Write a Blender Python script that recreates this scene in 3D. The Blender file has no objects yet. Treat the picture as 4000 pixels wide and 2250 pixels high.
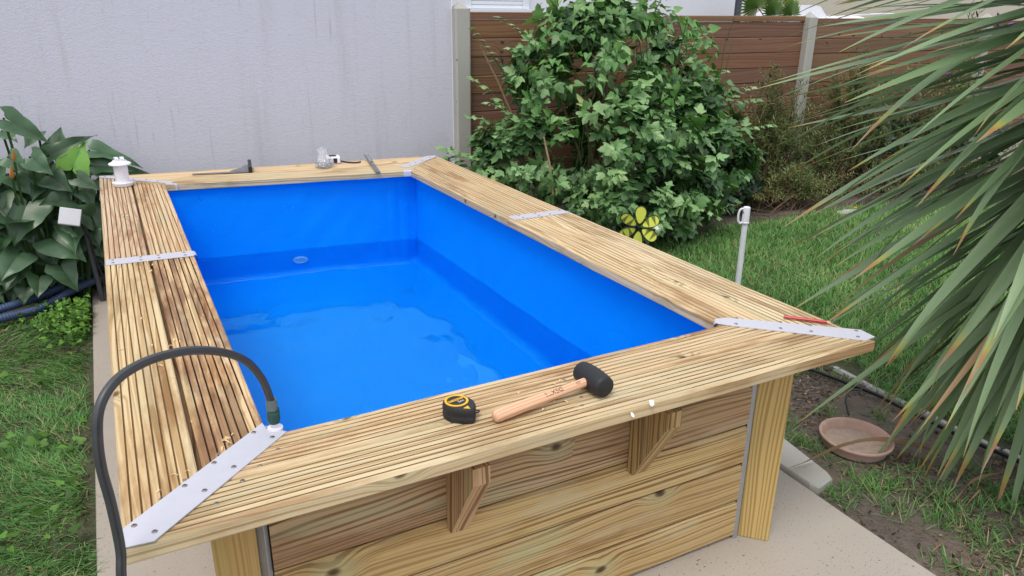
import bpy, math, random
import numpy as np
from mathutils import Vector, Matrix

random.seed(7)
RNG = np.random.default_rng(11)
SC = bpy.context.scene
COL = SC.collection
R = math.radians

# ------------------------------------------------------------------ camera, sky, sun, exposure
CAM_POS = Vector((0.0907, -1.2363, 1.5835))
CAM_R = Vector((0.8856, -0.4643, 0.0092)); CAM_U = Vector((0.1541, 0.3128, 0.9372)); CAM_F = Vector((0.4381, 0.8286, -0.3483))
cam_data = bpy.data.cameras.new("camera")
cam_data.sensor_width = 36.0
cam_data.lens = 0.74 * 36.0
cam_data.clip_start = 0.02
cam_data.clip_end = 400.0
cam = bpy.data.objects.new("camera", cam_data)
m = Matrix((CAM_R, CAM_U, -CAM_F)).transposed().to_4x4()
m.translation = CAM_POS
cam.matrix_world = m
COL.objects.link(cam)
SC.camera = cam

SUN_EL, SUN_AZ = 64.0, 230.0        # azimuth clockwise from +y
world = bpy.data.worlds.new("World")
SC.world = world
world.use_nodes = True
wt = world.node_tree
wt.nodes.clear()
w_out = wt.nodes.new("ShaderNodeOutputWorld")
w_bg = wt.nodes.new("ShaderNodeBackground")
w_sky = wt.nodes.new("ShaderNodeTexSky")
w_sky.sky_type = 'NISHITA'
w_sky.sun_disc = False
w_sky.sun_elevation = R(SUN_EL)
w_sky.sun_rotation = R(SUN_AZ)
w_sky.dust_density = 3.0
w_co = wt.nodes.new("ShaderNodeTexCoord")
w_no = wt.nodes.new("ShaderNodeTexNoise")
w_no.inputs['Scale'].default_value = 3.2
w_no.inputs['Detail'].default_value = 5.0
w_ra = wt.nodes.new("ShaderNodeValToRGB")
w_ra.color_ramp.elements[0].position = 0.30; w_ra.color_ramp.elements[0].color = (8.6, 9.0, 10.0, 1)
w_ra.color_ramp.elements[1].position = 0.70; w_ra.color_ramp.elements[1].color = (13.2, 13.5, 14.4, 1)
w_mx = wt.nodes.new("ShaderNodeMix")
w_mx.data_type = 'RGBA'
w_mx.inputs['Factor'].default_value = 0.85           # overcast: mostly cloud, a little blue between
wt.links.new(w_co.outputs['Generated'], w_no.inputs['Vector'])
wt.links.new(w_no.outputs['Fac'], w_ra.inputs['Fac'])
wt.links.new(w_sky.outputs['Color'], w_mx.inputs['A'])
wt.links.new(w_ra.outputs['Color'], w_mx.inputs['B'])
wt.links.new(w_mx.outputs['Result'], w_bg.inputs['Color'])
w_bg.inputs['Strength'].default_value = 0.10
wt.links.new(w_bg.outputs['Background'], w_out.inputs['Surface'])

sun_data = bpy.data.lights.new("sun", 'SUN')
sun_data.energy = 1.9
sun_data.angle = R(22)
sun_data.color = (1.0, 0.95, 0.86)
sun = bpy.data.objects.new("sun", sun_data)
az, el = R(SUN_AZ), R(SUN_EL)
sdir = Vector((math.sin(az) * math.cos(el), math.cos(az) * math.cos(el), math.sin(el)))
sun.rotation_euler = (-sdir).to_track_quat('-Z', 'Y').to_euler()
sun.location = (0, 0, 12)
COL.objects.link(sun)

SC.view_settings.view_transform = 'Standard'
SC.view_settings.look = 'None'
SC.view_settings.gamma = 1.0
SC.view_settings.use_curve_mapping = False
SC.view_settings.exposure = 0.12
SC.render.engine = 'CYCLES'
SC.cycles.use_denoising = True
SC.cycles.max_bounces = 10
SC.cycles.transparent_max_bounces = 16
SC.cycles.caustics_refractive = True

# ------------------------------------------------------------------ mesh helpers
class MB:
    """Collects vertices, faces and a 'grain' uv (metres along, metres across)."""
    def __init__(self):
        self.v, self.f, self.uv = [], [], []
    def add(self, vs, fs, uvs=None):
        b = len(self.v)
        self.v += [tuple(p) for p in vs]
        self.uv += [tuple(u) for u in uvs] if uvs is not None else [(p[0], p[1]) for p in vs]
        self.f += [tuple(i + b for i in f) for f in fs]
    def bar(self, p0, p1, side, up, prof, end0=None, end1=None):
        """extrude a closed profile [(s, n)] from p0 to p1; end offsets per profile point shear the ends"""
        p0, p1 = Vector(p0), Vector(p1); side, up = Vector(side), Vector(up)
        n = len(prof); d = (p1 - p0); L = d.length; d = d / L
        per = [0.0]
        for i in range(n):
            a, b = prof[i], prof[(i + 1) % n]
            per.append(per[-1] + math.hypot(b[0] - a[0], b[1] - a[1]))
        A = [p0 + side * s + up * t + d * (end0[i] if end0 else 0) for i, (s, t) in enumerate(prof)]
        B = [p1 + side * s + up * t + d * (end1[i] if end1 else 0) for i, (s, t) in enumerate(prof)]
        A.append(A[0]); B.append(B[0])
        ua = [0 + (end0[i % n] if end0 else 0) for i in range(n + 1)]
        ub = [L + (end1[i % n] if end1 else 0) for i in range(n + 1)]
        vs = A + B
        uv = [(ua[i], per[i]) for i in range(n + 1)] + [(ub[i], per[i]) for i in range(n + 1)]
        fs = [(i, i + 1, n + 2 + i, n + 1 + i) for i in range(n)]
        self.add(vs, fs, uv)
        self.add(A[:n], [tuple(range(n))[::-1]], [(s * .15, t) for s, t in prof])
        self.add(B[:n], [tuple(range(n))], [(s * .15 + 3, t) for s, t in prof])
    def plank(self, p0, p1, side, up, w, t, ar=0.004, e0=0.0, e1=0.0):
        """chamfered timber; p0-p1 is the centre line; e0/e1 = end shear per metre of side"""
        a, b = w / 2, t / 2
        prof = [(-a + ar, -b), (a - ar, -b), (a, -b + ar), (a, b - ar), (a - ar, b), (-a + ar, b), (-a, b - ar), (-a, -b + ar)]
        self.bar(p0, p1, side, up, prof, [s * e0 for s, _ in prof], [s * e1 for s, _ in prof])
    def box(self, c, sx, sy, sz, ar=0.002, rot=0.0):
        cr, sr = math.cos(rot), math.sin(rot)
        ax = Vector((cr, sr, 0)); ay = Vector((-sr, cr, 0))
        c = Vector(c)
        self.plank(c - ax * sx / 2, c + ax * sx / 2, ay, (0, 0, 1), sy, sz, min(ar, sy * .3, sz * .3))
    def prism(self, poly, z0, z1, ar=0.0):
        """vertical prism from a counter-clockwise xy polygon, optional chamfer on top"""
        n = len(poly)
        per = [0.0]
        for i in range(n):
            a, b = poly[i], poly[(i + 1) % n]
            per.append(per[-1] + math.hypot(b[0] - a[0], b[1] - a[1]))
        P2 = list(poly) + [poly[0]]
        zt = z1 - ar
        self.add([(x, y, z0) for x, y in P2] + [(x, y, zt) for x, y in P2],
                 [(i, i + 1, n + 2 + i, n + 1 + i) for i in range(n)],
                 [(per[i], z0) for i in range(n + 1)] + [(per[i], zt) for i in range(n + 1)])
        top = list(poly)
        if ar > 0:
            cx = sum(p[0] for p in poly) / n; cy = sum(p[1] for p in poly) / n
            top = []
            for x, y in poly:
                L = math.hypot(x - cx, y - cy); k = max(0.0, 1 - ar * 1.2 / max(L, 1e-6))
                top.append((cx + (x - cx) * k, cy + (y - cy) * k))
            T2 = top + [top[0]]
            self.add([(x, y, zt) for x, y in P2] + [(x, y, z1) for x, y in T2],
                     [(i, i + 1, n + 2 + i, n + 1 + i) for i in range(n)],
                     [(per[i], zt) for i in range(n + 1)] + [(per[i], z1) for i in range(n + 1)])
        self.add([(x, y, z1) for x, y in top], [tuple(range(n))], [(x, y) for x, y in top])
        self.add([(x, y, z0) for x, y in poly], [tuple(range(n))[::-1]], [(x, y) for x, y in poly])
    def tube(self, pts, rad, seg=10, cap=True):
        pts = [Vector(p) for p in pts]
        n = len(pts)
        rs = rad if hasattr(rad, '__len__') else [rad] * n
        ref = Vector((0, 0, 1)); prev = None; rings = []; L = 0; us = []
        for i, p in enumerate(pts):
            t = (pts[min(i + 1, n - 1)] - pts[max(i - 1, 0)]).normalized()
            if prev is None:
                a = t.cross(ref)
                if a.length < 1e-3: a = t.cross(Vector((1, 0, 0)))
            else:
                a = prev - t * prev.dot(t)
            a.normalize(); prev = a; b = t.cross(a)
            rings.append([p + (a * math.cos(2 * math.pi * k / seg) + b * math.sin(2 * math.pi * k / seg)) * rs[i] for k in range(seg)])
            if i: L += (p - pts[i - 1]).length
            us.append(L)
        vs = [q for r in rings for q in r]
        uv = [(us[i], k / seg * .06) for i in range(n) for k in range(seg)]
        fs = [(i * seg + k, i * seg + (k + 1) % seg, (i + 1) * seg + (k + 1) % seg, (i + 1) * seg + k) for i in range(n - 1) for k in range(seg)]
        if cap:
            fs.append(tuple(range(seg))[::-1]); fs.append(tuple((n - 1) * seg + k for k in range(seg)))
        self.add(vs, fs, uv)
    def lathe(self, c, prof, seg=24, axis=(0, 0, 1), sx=1.0, sy=1.0):
        c = Vector(c); ax = Vector(axis).normalized()
        a = ax.orthogonal().normalized(); b = ax.cross(a)
        n = len(prof)
        vs = []; uv = []
        for r, h in prof:
            for k in range(seg):
                t = 2 * math.pi * k / seg
                vs.append(c + ax * h + a * (math.cos(t) * r * sx) + b * (math.sin(t) * r * sy)); uv.append((h, t * r))
        fs = [(i * seg + k, i * seg + (k + 1) % seg, (i + 1) * seg + (k + 1) % seg, (i + 1) * seg + k) for i in range(n - 1) for k in range(seg)]
        if prof[0][0] > 1e-6: fs.append(tuple(range(seg))[::-1])
        if prof[-1][0] > 1e-6: fs.append(tuple((n - 1) * seg + k for k in range(seg)))
        self.add(vs, fs, uv)

ORG = {}
def org(o):
    return ORG.get(o.name, Vector((0, 0, 0))) if o is not None else Vector((0, 0, 0))

def finish(name, me, mat, parent):
    if mat is not None:
        for mm in (mat if isinstance(mat, (list, tuple)) else [mat]):
            me.materials.append(mm)
    o = bpy.data.objects.new(name, me)
    COL.objects.link(o)
    if parent is not None:
        o.parent = parent
        ORG[o.name] = org(parent)
    return o

def obj(name, mb, mat, parent=None, smooth=False, loc=None):
    """links the collected mesh as one object; vertices are given in world space"""
    og = org(parent) if parent is not None else Vector(loc or (0, 0, 0))
    me = bpy.data.meshes.new(name)
    me.from_pydata([(v[0] - og.x, v[1] - og.y, v[2] - og.z) for v in mb.v], [], mb.f)
    uvl = me.uv_layers.new(name="grain")
    idx = np.empty(len(me.loops), np.int32); me.loops.foreach_get("vertex_index", idx)
    uvl.data.foreach_set("uv", np.asarray(mb.uv, np.float32)[idx].ravel())
    if smooth:
        me.polygons.foreach_set("use_smooth", [True] * len(me.polygons))
        if smooth != 'all':
            try: me.set_sharp_from_angle(angle=R(smooth if smooth is not True else 40))
            except Exception: pass
    o = finish(name, me, mat, parent)
    if parent is None:
        o.location = og; ORG[o.name] = og
    return o

def mesh_np(name, V, T, mat, parent=None, tint=None, uv=None, smooth=False):
    """fast triangle mesh; V world (N,3), T (M,3)"""
    og = org(parent)
    me = bpy.data.meshes.new(name)
    V = np.asarray(V, np.float32) - np.array(og, np.float32)
    T = np.asarray(T, np.int32)
    me.vertices.add(len(V)); me.vertices.foreach_set("co", V.ravel())
    me.loops.add(T.size); me.loops.foreach_set("vertex_index", T.ravel())
    me.polygons.add(len(T))
    me.polygons.foreach_set("loop_start", np.arange(0, T.size, 3, dtype=np.int32))
    me.update(calc_edges=True)
    if tint is not None:
        a = me.attributes.new("tint", 'FLOAT', 'POINT'); a.data.foreach_set("value", np.asarray(tint, np.float32))
    if uv is not None:
        l = me.uv_layers.new(name="grain"); l.data.foreach_set("uv", np.asarray(uv, np.float32)[T.ravel()].ravel())
    if smooth: me.polygons.foreach_set("use_smooth", np.ones(len(T), bool))
    me.validate()
    return finish(name, me, mat, parent)

def scatter(base, tris, pos, X, Z, scale, sy=None):
    """copies of a small leaf mesh: base (V,3) at pos with local x along X, z near Z"""
    X = X / np.linalg.norm(X, axis=1, keepdims=True)
    Y = np.cross(Z, X); Y /= np.linalg.norm(Y, axis=1, keepdims=True) + 1e-9
    Z = np.cross(X, Y)
    s = scale[:, None, None]
    b = base[None]
    yy = b[..., 1:2] * (1.0 if sy is None else sy[:, None, None])
    V = pos[:, None, :] + s * (b[..., 0:1] * X[:, None, :] + yy * Y[:, None, :] + b[..., 2:3] * Z[:, None, :])
    N, K = len(pos), len(base)
    T = (np.arange(N)[:, None, None] * K + tris[None]).reshape(-1, 3)
    return V.reshape(-1, 3), T

def tag(o, label=None, cat=None, group=None, kind=None):
    if label: o['label'] = label
    if cat: o['category'] = cat
    if group: o['group'] = group
    if kind: o['kind'] = kind
    return o

def thing(name, loc, label, cat, group=None):
    o = bpy.data.objects.new(name, None)
    o.empty_display_size = 0.05
    o.location = loc
    COL.objects.link(o)
    ORG[o.name] = Vector(loc)
    return tag(o, label, cat, group)

def vnoise(x, y, scale, seed=0):
    """smooth 2-d value noise 0..1"""
    r = np.random.default_rng(seed).random((64, 64))
    x = np.asarray(x) / scale; y = np.asarray(y) / scale
    xi = np.floor(x).astype(int); yi = np.floor(y).astype(int)
    fx = x - xi; fy = y - yi
    fx = fx * fx * (3 - 2 * fx); fy = fy * fy * (3 - 2 * fy)
    g = lambda a, b: r[a % 64, b % 64]
    return (g(xi, yi) * (1 - fx) + g(xi + 1, yi) * fx) * (1 - fy) + (g(xi, yi + 1) * (1 - fx) + g(xi + 1, yi + 1) * fx) * fy

def text_tris(s, size):
    """flat lettering as (verts Nx2, tris)"""
    cu = bpy.data.curves.new("lettering", 'FONT'); cu.body = s; cu.size = size
    cu.align_x = 'CENTER'; cu.align_y = 'CENTER'
    o = bpy.data.objects.new("lettering", cu); COL.objects.link(o)
    bpy.context.view_layer.update()
    me = o.evaluated_get(bpy.context.evaluated_depsgraph_get()).to_mesh()
    me.calc_loop_triangles()
    V = np.array([v.co[:2] for v in me.vertices]); T = np.array([t.vertices[:] for t in me.loop_triangles])
    bpy.data.objects.remove(o)
    return V, T

# ------------------------------------------------------------------ material helpers
def lin(h):
    c = [int(h[i:i + 2], 16) / 255 for i in (0, 2, 4)]
    return tuple((x / 12.92 if x <= 0.04045 else ((x + 0.055) / 1.055) ** 2.4) for x in c) + (1.0,)

class NT:
    def __init__(self, name):
        self.m = bpy.data.materials.new(name); self.m.use_nodes = True
        self.t = self.m.node_tree; self.t.nodes.clear()
        self.out = self.n("ShaderNodeOutputMaterial")
    def n(self, typ, **kw):
        nd = self.t.nodes.new(typ)
        for k, v in kw.items(): setattr(nd, k, v)
        return nd
    def set(self, sock, v):
        if hasattr(v, 'node'): self.t.links.new(v, sock)
        elif isinstance(v, tuple) and len(v) == 3 and sock.type == 'RGBA': sock.default_value = v + (1.0,)
        else: sock.default_value = v
    def math(self, op, a, b=0.0, c=None, clamp=False):
        nd = self.n("ShaderNodeMath", operation=op, use_clamp=clamp)
        self.set(nd.inputs[0], a); self.set(nd.inputs[1], b)
        if c is not None: self.set(nd.inputs[2], c)
        return nd.outputs[0]
    def mix(self, f, a, b, mode='MIX'):
        nd = self.n("ShaderNodeMix", data_type='RGBA', blend_type=mode)
        self.set(nd.inputs['Factor'], f); self.set(nd.inputs['A'], a); self.set(nd.inputs['B'], b)
        return nd.outputs['Result']
    def xyz(self, x, y, z=0.0):
        nd = self.n("ShaderNodeCombineXYZ")
        for i, v in enumerate((x, y, z)): self.set(nd.inputs[i], v)
        return nd.outputs[0]
    def noise(self, vec, scale=5.0, detail=2.0, rough=0.5, dist=0.0, dim='3D', w=None):
        nd = self.n("ShaderNodeTexNoise", noise_dimensions=dim)
        if vec is not None: self.set(nd.inputs['Vector'], vec)
        if w is not None: self.set(nd.inputs['W'], w)
        nd.inputs['Scale'].default_value = scale; nd.inputs['Detail'].default_value = detail
        nd.inputs['Roughness'].default_value = rough; nd.inputs['Distortion'].default_value = dist
        return nd.outputs['Fac']
    def ramp(self, f, stops, interp='LINEAR'):
        nd = self.n("ShaderNodeValToRGB"); cr = nd.color_ramp; cr.interpolation = interp
        while len(cr.elements) < len(stops): cr.elements.new(0.5)
        for e, (p, c) in zip(cr.elements, stops):
            e.position = p; e.color = c if isinstance(c, tuple) else (c, c, c, 1)
        self.set(nd.inputs['Fac'], f)
        return nd.outputs['Color']
    def mr(self, v, a, b, c, d, smooth=True):
        nd = self.n("ShaderNodeMapRange"); nd.interpolation_type = 'SMOOTHSTEP' if smooth else 'LINEAR'
        for i, x in enumerate((v, a, b, c, d)): self.set(nd.inputs[i], x)
        return nd.outputs[0]
    def bump(self, h, strength=0.3, dist=0.01, normal=None):
        nd = self.n("ShaderNodeBump")
        nd.inputs['Strength'].default_value = strength; nd.inputs['Distance'].default_value = dist
        self.set(nd.inputs['Height'], h)
        if normal is not None: self.set(nd.inputs['Normal'], normal)
        return nd.outputs['Normal']
    def bsdf(self, color, rough=0.6, spec=0.5, metal=0.0, normal=None, **kw):
        nd = self.n("ShaderNodeBsdfPrincipled")
        self.set(nd.inputs['Base Color'], color); self.set(nd.inputs['Roughness'], rough)
        self.set(nd.inputs['Specular IOR Level'], spec); self.set(nd.inputs['Metallic'], metal)
        if normal is not None: self.set(nd.inputs['Normal'], normal)
        for k, v in kw.items(): self.set(nd.inputs[k], v)
        return nd.outputs[0]
    def end(self, sh):
        self.t.links.new(sh, self.out.inputs['Surface']); return self.m
    def uv(self):
        nd = self.n("ShaderNodeUVMap"); nd.uv_map = "grain"
        s = self.n("ShaderNodeSeparateXYZ"); self.t.links.new(nd.outputs[0], s.inputs[0])
        return s.outputs[0], s.outputs[1]
    def rand(self):
        return self.n("ShaderNodeObjectInfo").outputs['Random']
    def pos(self):
        return self.n("ShaderNodeNewGeometry").outputs['Position']
    def sep(self, v):
        s = self.n("ShaderNodeSeparateXYZ"); self.t.links.new(v, s.inputs[0]); return s.outputs
    def attr(self, name, typ='GEOMETRY'):
        a = self.n("ShaderNodeAttribute", attribute_type=typ); a.attribute_name = name; return a.outputs['Fac']

def simple(name, col, rough=0.5, spec=0.5, metal=0.0, var=0.15, scale=30.0, bump=0.0):
    t = NT(name)
    p = t.n("ShaderNodeTexCoord").outputs['Object']
    n = t.noise(p, scale, 4.0)
    c = t.mix(n, tuple(x * (1 - var) for x in col[:3]), tuple(min(1, x * (1 + var)) for x in col[:3]))
    nm = t.bump(n, bump, 0.002) if bump else None
    rr = t.math('ADD', t.math('MULTIPLY', n, 0.16), rough - 0.08)
    return t.end(t.bsdf(c, rr, spec, metal, nm))

def wood(name, pale, mid, dark, knot, rings=85.0, knots=0.55, green=0.0, wet=False, rough=0.65, var=0.2, freq=(5.0, 7.5), warp=0.06, contrast=1.0, stain=0.0):
    t = NT(name)
    u, v = t.uv(); rnd = t.rand()
    u = t.math('ADD', u, t.math('MULTIPLY', rnd, 37.0))
    v = t.math('ADD', v, t.math('MULTIPLY', rnd, 11.3))
    # knots: sparse cells of a stretched voronoi, the grain lines flow around them
    kv = t.n("ShaderNodeTexVoronoi", voronoi_dimensions='2D')
    kv.inputs['Scale'].default_value = 1.0; kv.inputs['Randomness'].default_value = 0.9
    t.set(kv.inputs['Vector'], t.xyz(t.math('MULTIPLY', u, freq[0]), t.math('MULTIPLY', v, freq[1])))
    keep = t.math('GREATER_THAN', t.sep(kv.outputs['Color'])[0], knots)
    kd = kv.outputs['Distance']
    kd = t.math('ADD', kd, t.math('MULTIPLY', t.math('SUBTRACT', t.noise(t.xyz(t.math('MULTIPLY', u, 18.), t.math('MULTIPLY', v, 40.)), 1.0, 2.0), 0.5), 0.07))
    kb = t.math('MULTIPLY', t.mr(kd, 0.0, 0.42, 1.0, 0.0), keep)
    low = t.noise(t.xyz(t.math('MULTIPLY', u, 0.9), t.math('MULTIPLY', v, 4.5)), 1.0, 2.0, 0.4)
    rc = t.math('ADD', v, t.math('MULTIPLY', t.math('SUBTRACT', low, 0.5), warp * 2))
    rc = t.math('ADD', rc, t.math('MULTIPLY', kb, 0.030))
    g1 = t.noise(None, rings, 1.0, 0.5, dim='1D', w=rc)
    g2 = t.noise(t.xyz(t.math('MULTIPLY', u, 5.0), t.math('MULTIPLY', rc, 420.0)), 1.0, 3.0, 0.6)
    g1s = t.mr(g1, 0.44, 0.60, 0.0, 1.0)
    grain = t.math('ADD', t.math('MULTIPLY', g1s, 0.72), t.math('MULTIPLY', g2, 0.34))
    tone = t.noise(t.xyz(t.math('MULTIPLY', u, 1.3), t.math('MULTIPLY', v, 7.0), 3.1), 1.0, 3.0)
    c = t.mix(t.mr(grain, 0.25, 0.95, 0.0, contrast), pale, dark)
    c = t.mix(t.mr(tone, 0.35, 0.7, 0.0, 0.6), c, mid)
    if stain:
        s1 = t.noise(t.xyz(t.math('MULTIPLY', u, 1.7), t.math('MULTIPLY', v, 8.0), 6.4), 1.0, 5.0, 0.65)
        c = t.mix(t.mr(s1, 0.46, 0.66, 0.0, stain), c, t.mix(1.0, c, lin('b08a60'), 'MULTIPLY'))
        s2 = t.noise(t.xyz(t.math('MULTIPLY', u, 2.6), t.math('MULTIPLY', v, 10.0), 2.2), 1.0, 4.0, 0.6)
        c = t.mix(t.mr(s2, 0.52, 0.7, 0.0, stain * .8), c, lin('b9ae90'))
    if green:
        gn = t.noise(t.xyz(t.math('MULTIPLY', u, 2.2), t.math('MULTIPLY', v, 9.0), 9.7), 1.0, 3.0)
        gk = t.math('MAXIMUM', t.mr(gn, 0.55, 0.78, 0.0, green), t.math('MULTIPLY', kb, green * 0.8))
        c = t.mix(gk, c, lin('a9b58c'))
    c = t.mix(t.math('MULTIPLY', t.mr(kd, 0.035, 0.105, 0.9, 0.0), keep), c, knot)
    c = t.mix(t.math('MULTIPLY', t.mr(kd, 0.01, 0.04, 0.5, 0.0), keep), c, tuple(x * .35 for x in knot[:3]))
    hs = t.n("ShaderNodeHueSaturation")
    t.set(hs.inputs['Hue'], t.math('ADD', 0.488, t.math('MULTIPLY', rnd, 0.02)))
    rv = t.math('FRACT', t.math('MULTIPLY', rnd, 7.13))
    t.set(hs.inputs['Value'], t.math('ADD', 1 - var / 2, t.math('MULTIPLY', rv, var)))
    t.set(hs.inputs['Saturation'], t.math('ADD', 0.92, t.math('MULTIPLY', t.math('FRACT', t.math('MULTIPLY', rnd, 3.7)), 0.14)))
    t.set(hs.inputs['Color'], c)
    c = hs.outputs[0]
    ro = rough
    if wet:   # damp, trodden board: dark blotches with tide marks
        wn = t.noise(t.xyz(t.math('MULTIPLY', u, 3.0), t.math('MULTIPLY', v, 14.0), 1.2), 1.0, 5.0, 0.6)
        wf = t.mr(wn, 0.40, 0.58, 0.0, 0.85)
        c = t.mix(wf, c, t.mix(0.75, c, lin('8a5f40'), 'MULTIPLY'))
        c = t.mix(t.mr(t.noise(t.xyz(t.math('MULTIPLY', u, 2.0), t.math('MULTIPLY', v, 6.0), 5.5), 1.0, 4.0), 0.66, 0.72, 0.0, 0.55), c, lin('d8cdb0'))
        ro = t.math('SUBTRACT', rough, t.math('MULTIPLY', wf, 0.25))
    nm = t.bump(grain, 0.25, 0.002)
    return t.end(t.bsdf(c, ro, 0.35, 0.0, nm))

def leafmat(name, stops, rough=0.42, spec=0.45, trans=0.22, vein=0.0, rnd_amt=0.35, stripes=0.0):
    t = NT(name)
    tint = t.math('ADD', t.attr("tint"), t.math('MULTIPLY', t.math('SUBTRACT', t.rand(), 0.5), rnd_amt), clamp=True)
    c = t.ramp(tint, stops)
    nm = None
    p = t.pos()
    n = t.noise(p, 60.0, 3.0)
    c = t.mix(t.math('MULTIPLY', n, 0.35), c, t.mix(1.0, c, (0.55, 0.6, 0.45, 1), 'MULTIPLY'))
    sh = t.bsdf(c, rough, spec, 0.0, nm)
    if trans:
        tr = t.n("ShaderNodeBsdfTranslucent"); t.set(tr.inputs['Color'], t.mix(1.0, c, (1.0, 1.15, 0.55, 1), 'MULTIPLY'))
        mx = t.n("ShaderNodeMixShader"); mx.inputs[0].default_value = trans
        t.t.links.new(sh, mx.inputs[1]); t.t.links.new(tr.outputs[0], mx.inputs[2]); sh = mx.outputs[0]
    return t.end(sh)

# ------------------------------------------------------------------ materials
M = {}
M['deck'] = wood("pine_decking", lin('d6c09a'), lin('c6a87e'), lin('a47f4e'), lin('6a4526'), rings=75, knots=0.92, green=0.30, rough=0.6, contrast=0.75, stain=0.7)
M['deck_wet'] = wood("damp_pine_decking", lin('d2b890'), lin('c0a078'), lin('9a7650'), lin('55351f'), rings=75, knots=0.95, green=0.25, wet=True, rough=0.6, contrast=0.7, stain=0.8)
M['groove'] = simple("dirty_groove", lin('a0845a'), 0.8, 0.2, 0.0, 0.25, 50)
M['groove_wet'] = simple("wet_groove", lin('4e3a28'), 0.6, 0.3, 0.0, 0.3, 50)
M['board'] = wood("treated_pine_board", lin('c4a574'), lin('b08e60'), lin('785a36'), lin('4a301c'), rings=105, knots=0.86, green=0.5, rough=0.6, var=0.30, stain=0.5, freq=(4.2, 6.5), warp=0.075, contrast=1.0)
M['post_wood'] = wood("pine_post", lin('c8ab74'), lin('b99a62'), lin('957648'), lin('54351b'), rings=105, knots=0.9, green=0.2, rough=0.6, freq=(5.0, 7.0), warp=0.04, contrast=0.7)
M['fence_wood'] = wood("stained_fence_wood", lin('84624a'), lin('755641'), lin('583f2c'), lin('38271d'), rings=60, knots=0.9, rough=0.8, var=0.3, contrast=0.5)
M['handle_wood'] = wood("beech_handle", lin('e9c49f'), lin('dfb590'), lin('cda079'), lin('b98a62'), rings=160, knots=0.99, rough=0.5, warp=0.02)
M['plate'] = simple("painted_plate", lin('bdbdc8'), 0.38, 0.5, 0.0, 0.04, 40)
M['zinc'] = simple("zinc_profile", lin('a6a9ae'), 0.45, 0.5, 0.55, 0.18, 30)
M['screw'] = simple("steel_screw", lin('8d8780'), 0.4, 0.5, 0.9, 0.2)
M['steel'] = simple("steel_tool", lin('9a9ca0'), 0.38, 0.5, 0.85, 0.12)
M['black_rubber'] = simple("black_rubber", lin('26272b'), 0.55, 0.4, 0.0, 0.35, 25, 0.15)
M['black_plastic'] = simple("black_plastic", lin('1d1e21'), 0.45, 0.45, 0.0, 0.2)
M['yellow'] = simple("yellow_plastic", lin('e6b21c'), 0.4)
M['white_print'] = simple("white_print", lin('dcdcdc'), 0.5)
M['black_print'] = simple("black_print", lin('4b3a31'), 0.6)
M['white_plastic'] = simple("white_plastic", lin('e6e6ee'), 0.35, 0.5, 0.0, 0.03)
M['grey_box'] = simple("grey_plastic_box", lin('cfcfd6'), 0.4, 0.5, 0.0, 0.04)
M['red'] = simple("red_lacquer", lin('b3252a'), 0.35)
M['pencil_tip'] = simple("pencil_wood", lin('d2b48c'), 0.6)
M['green_conn'] = simple("green_connector", lin('1f4a44'), 0.4)
M['grey_conn'] = simple("grey_connector", lin('5f6f74'), 0.45)
M['blue_hose'] = simple("blue_pool_hose", lin('3d4f72'), 0.42, 0.5, 0.0, 0.25, 14)
M['terracotta'] = simple("terracotta", lin('b3968a'), 0.85, 0.3, 0.0, 0.22, 22, 0.2)
M['dry_silt'] = simple("dry_silt", lin('a28f82'), 0.95, 0.1, 0.0, 0.3, 60, 0.5)
M['lime'] = simple("lime_fabric", lin('cfd85a'), 0.7, 0.2, 0.0, 0.06)
M['olive'] = simple("olive_mesh_fabric", lin('6f7a3a'), 0.75, 0.2, 0.0, 0.1, 80)
M['bark'] = simple("bark", lin('6b5a48'), 0.9, 0.2, 0.0, 0.35, 40, 0.4)
M['pale_twig'] = simple("pale_twig", lin('a8896c'), 0.85, 0.2, 0.0, 0.3, 40)
M['purple'] = simple("purple_blossom", lin('8a4fa0'), 0.7, 0.2)
M['spent'] = simple("spent_blossom", lin('5a3b2c'), 0.9, 0.2)
M['orange_spadix'] = simple("orange_spathe", lin('b07a3e'), 0.7, 0.3, 0.0, 0.4, 60)
M['lime_stake'] = simple("lime_stake", lin('c9ea3a'), 0.5)
M['white_wall'] = simple("white_render", lin('dfe1ea'), 0.85, 0.2, 0.0, 0.03, 8)
M['cream_wall'] = simple("cream_render", lin('c9c1b2'), 0.85, 0.2, 0.0, 0.05, 8)
M['downpipe'] = simple("dark_blue_grey_metal", lin('3a4152'), 0.5)
M['shutter'] = simple("white_shutter", lin('dde2ea'), 0.5, 0.5, 0.0, 0.03)
M['boat_cover'] = simple("white_tarpaulin", lin('e4e6ec'), 0.5, 0.4, 0.0, 0.08, 6)
M['boat_hull'] = simple("pale_gelcoat", lin('c7c8cf'), 0.3)
M['dark_opening'] = simple("dark_opening", lin('15151a'), 0.6)
M['chip_paper'] = simple("white_chip", lin('ebebeb'), 0.7)
M['shaving'] = simple("pale_shaving", lin('e3c695'), 0.75)

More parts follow.
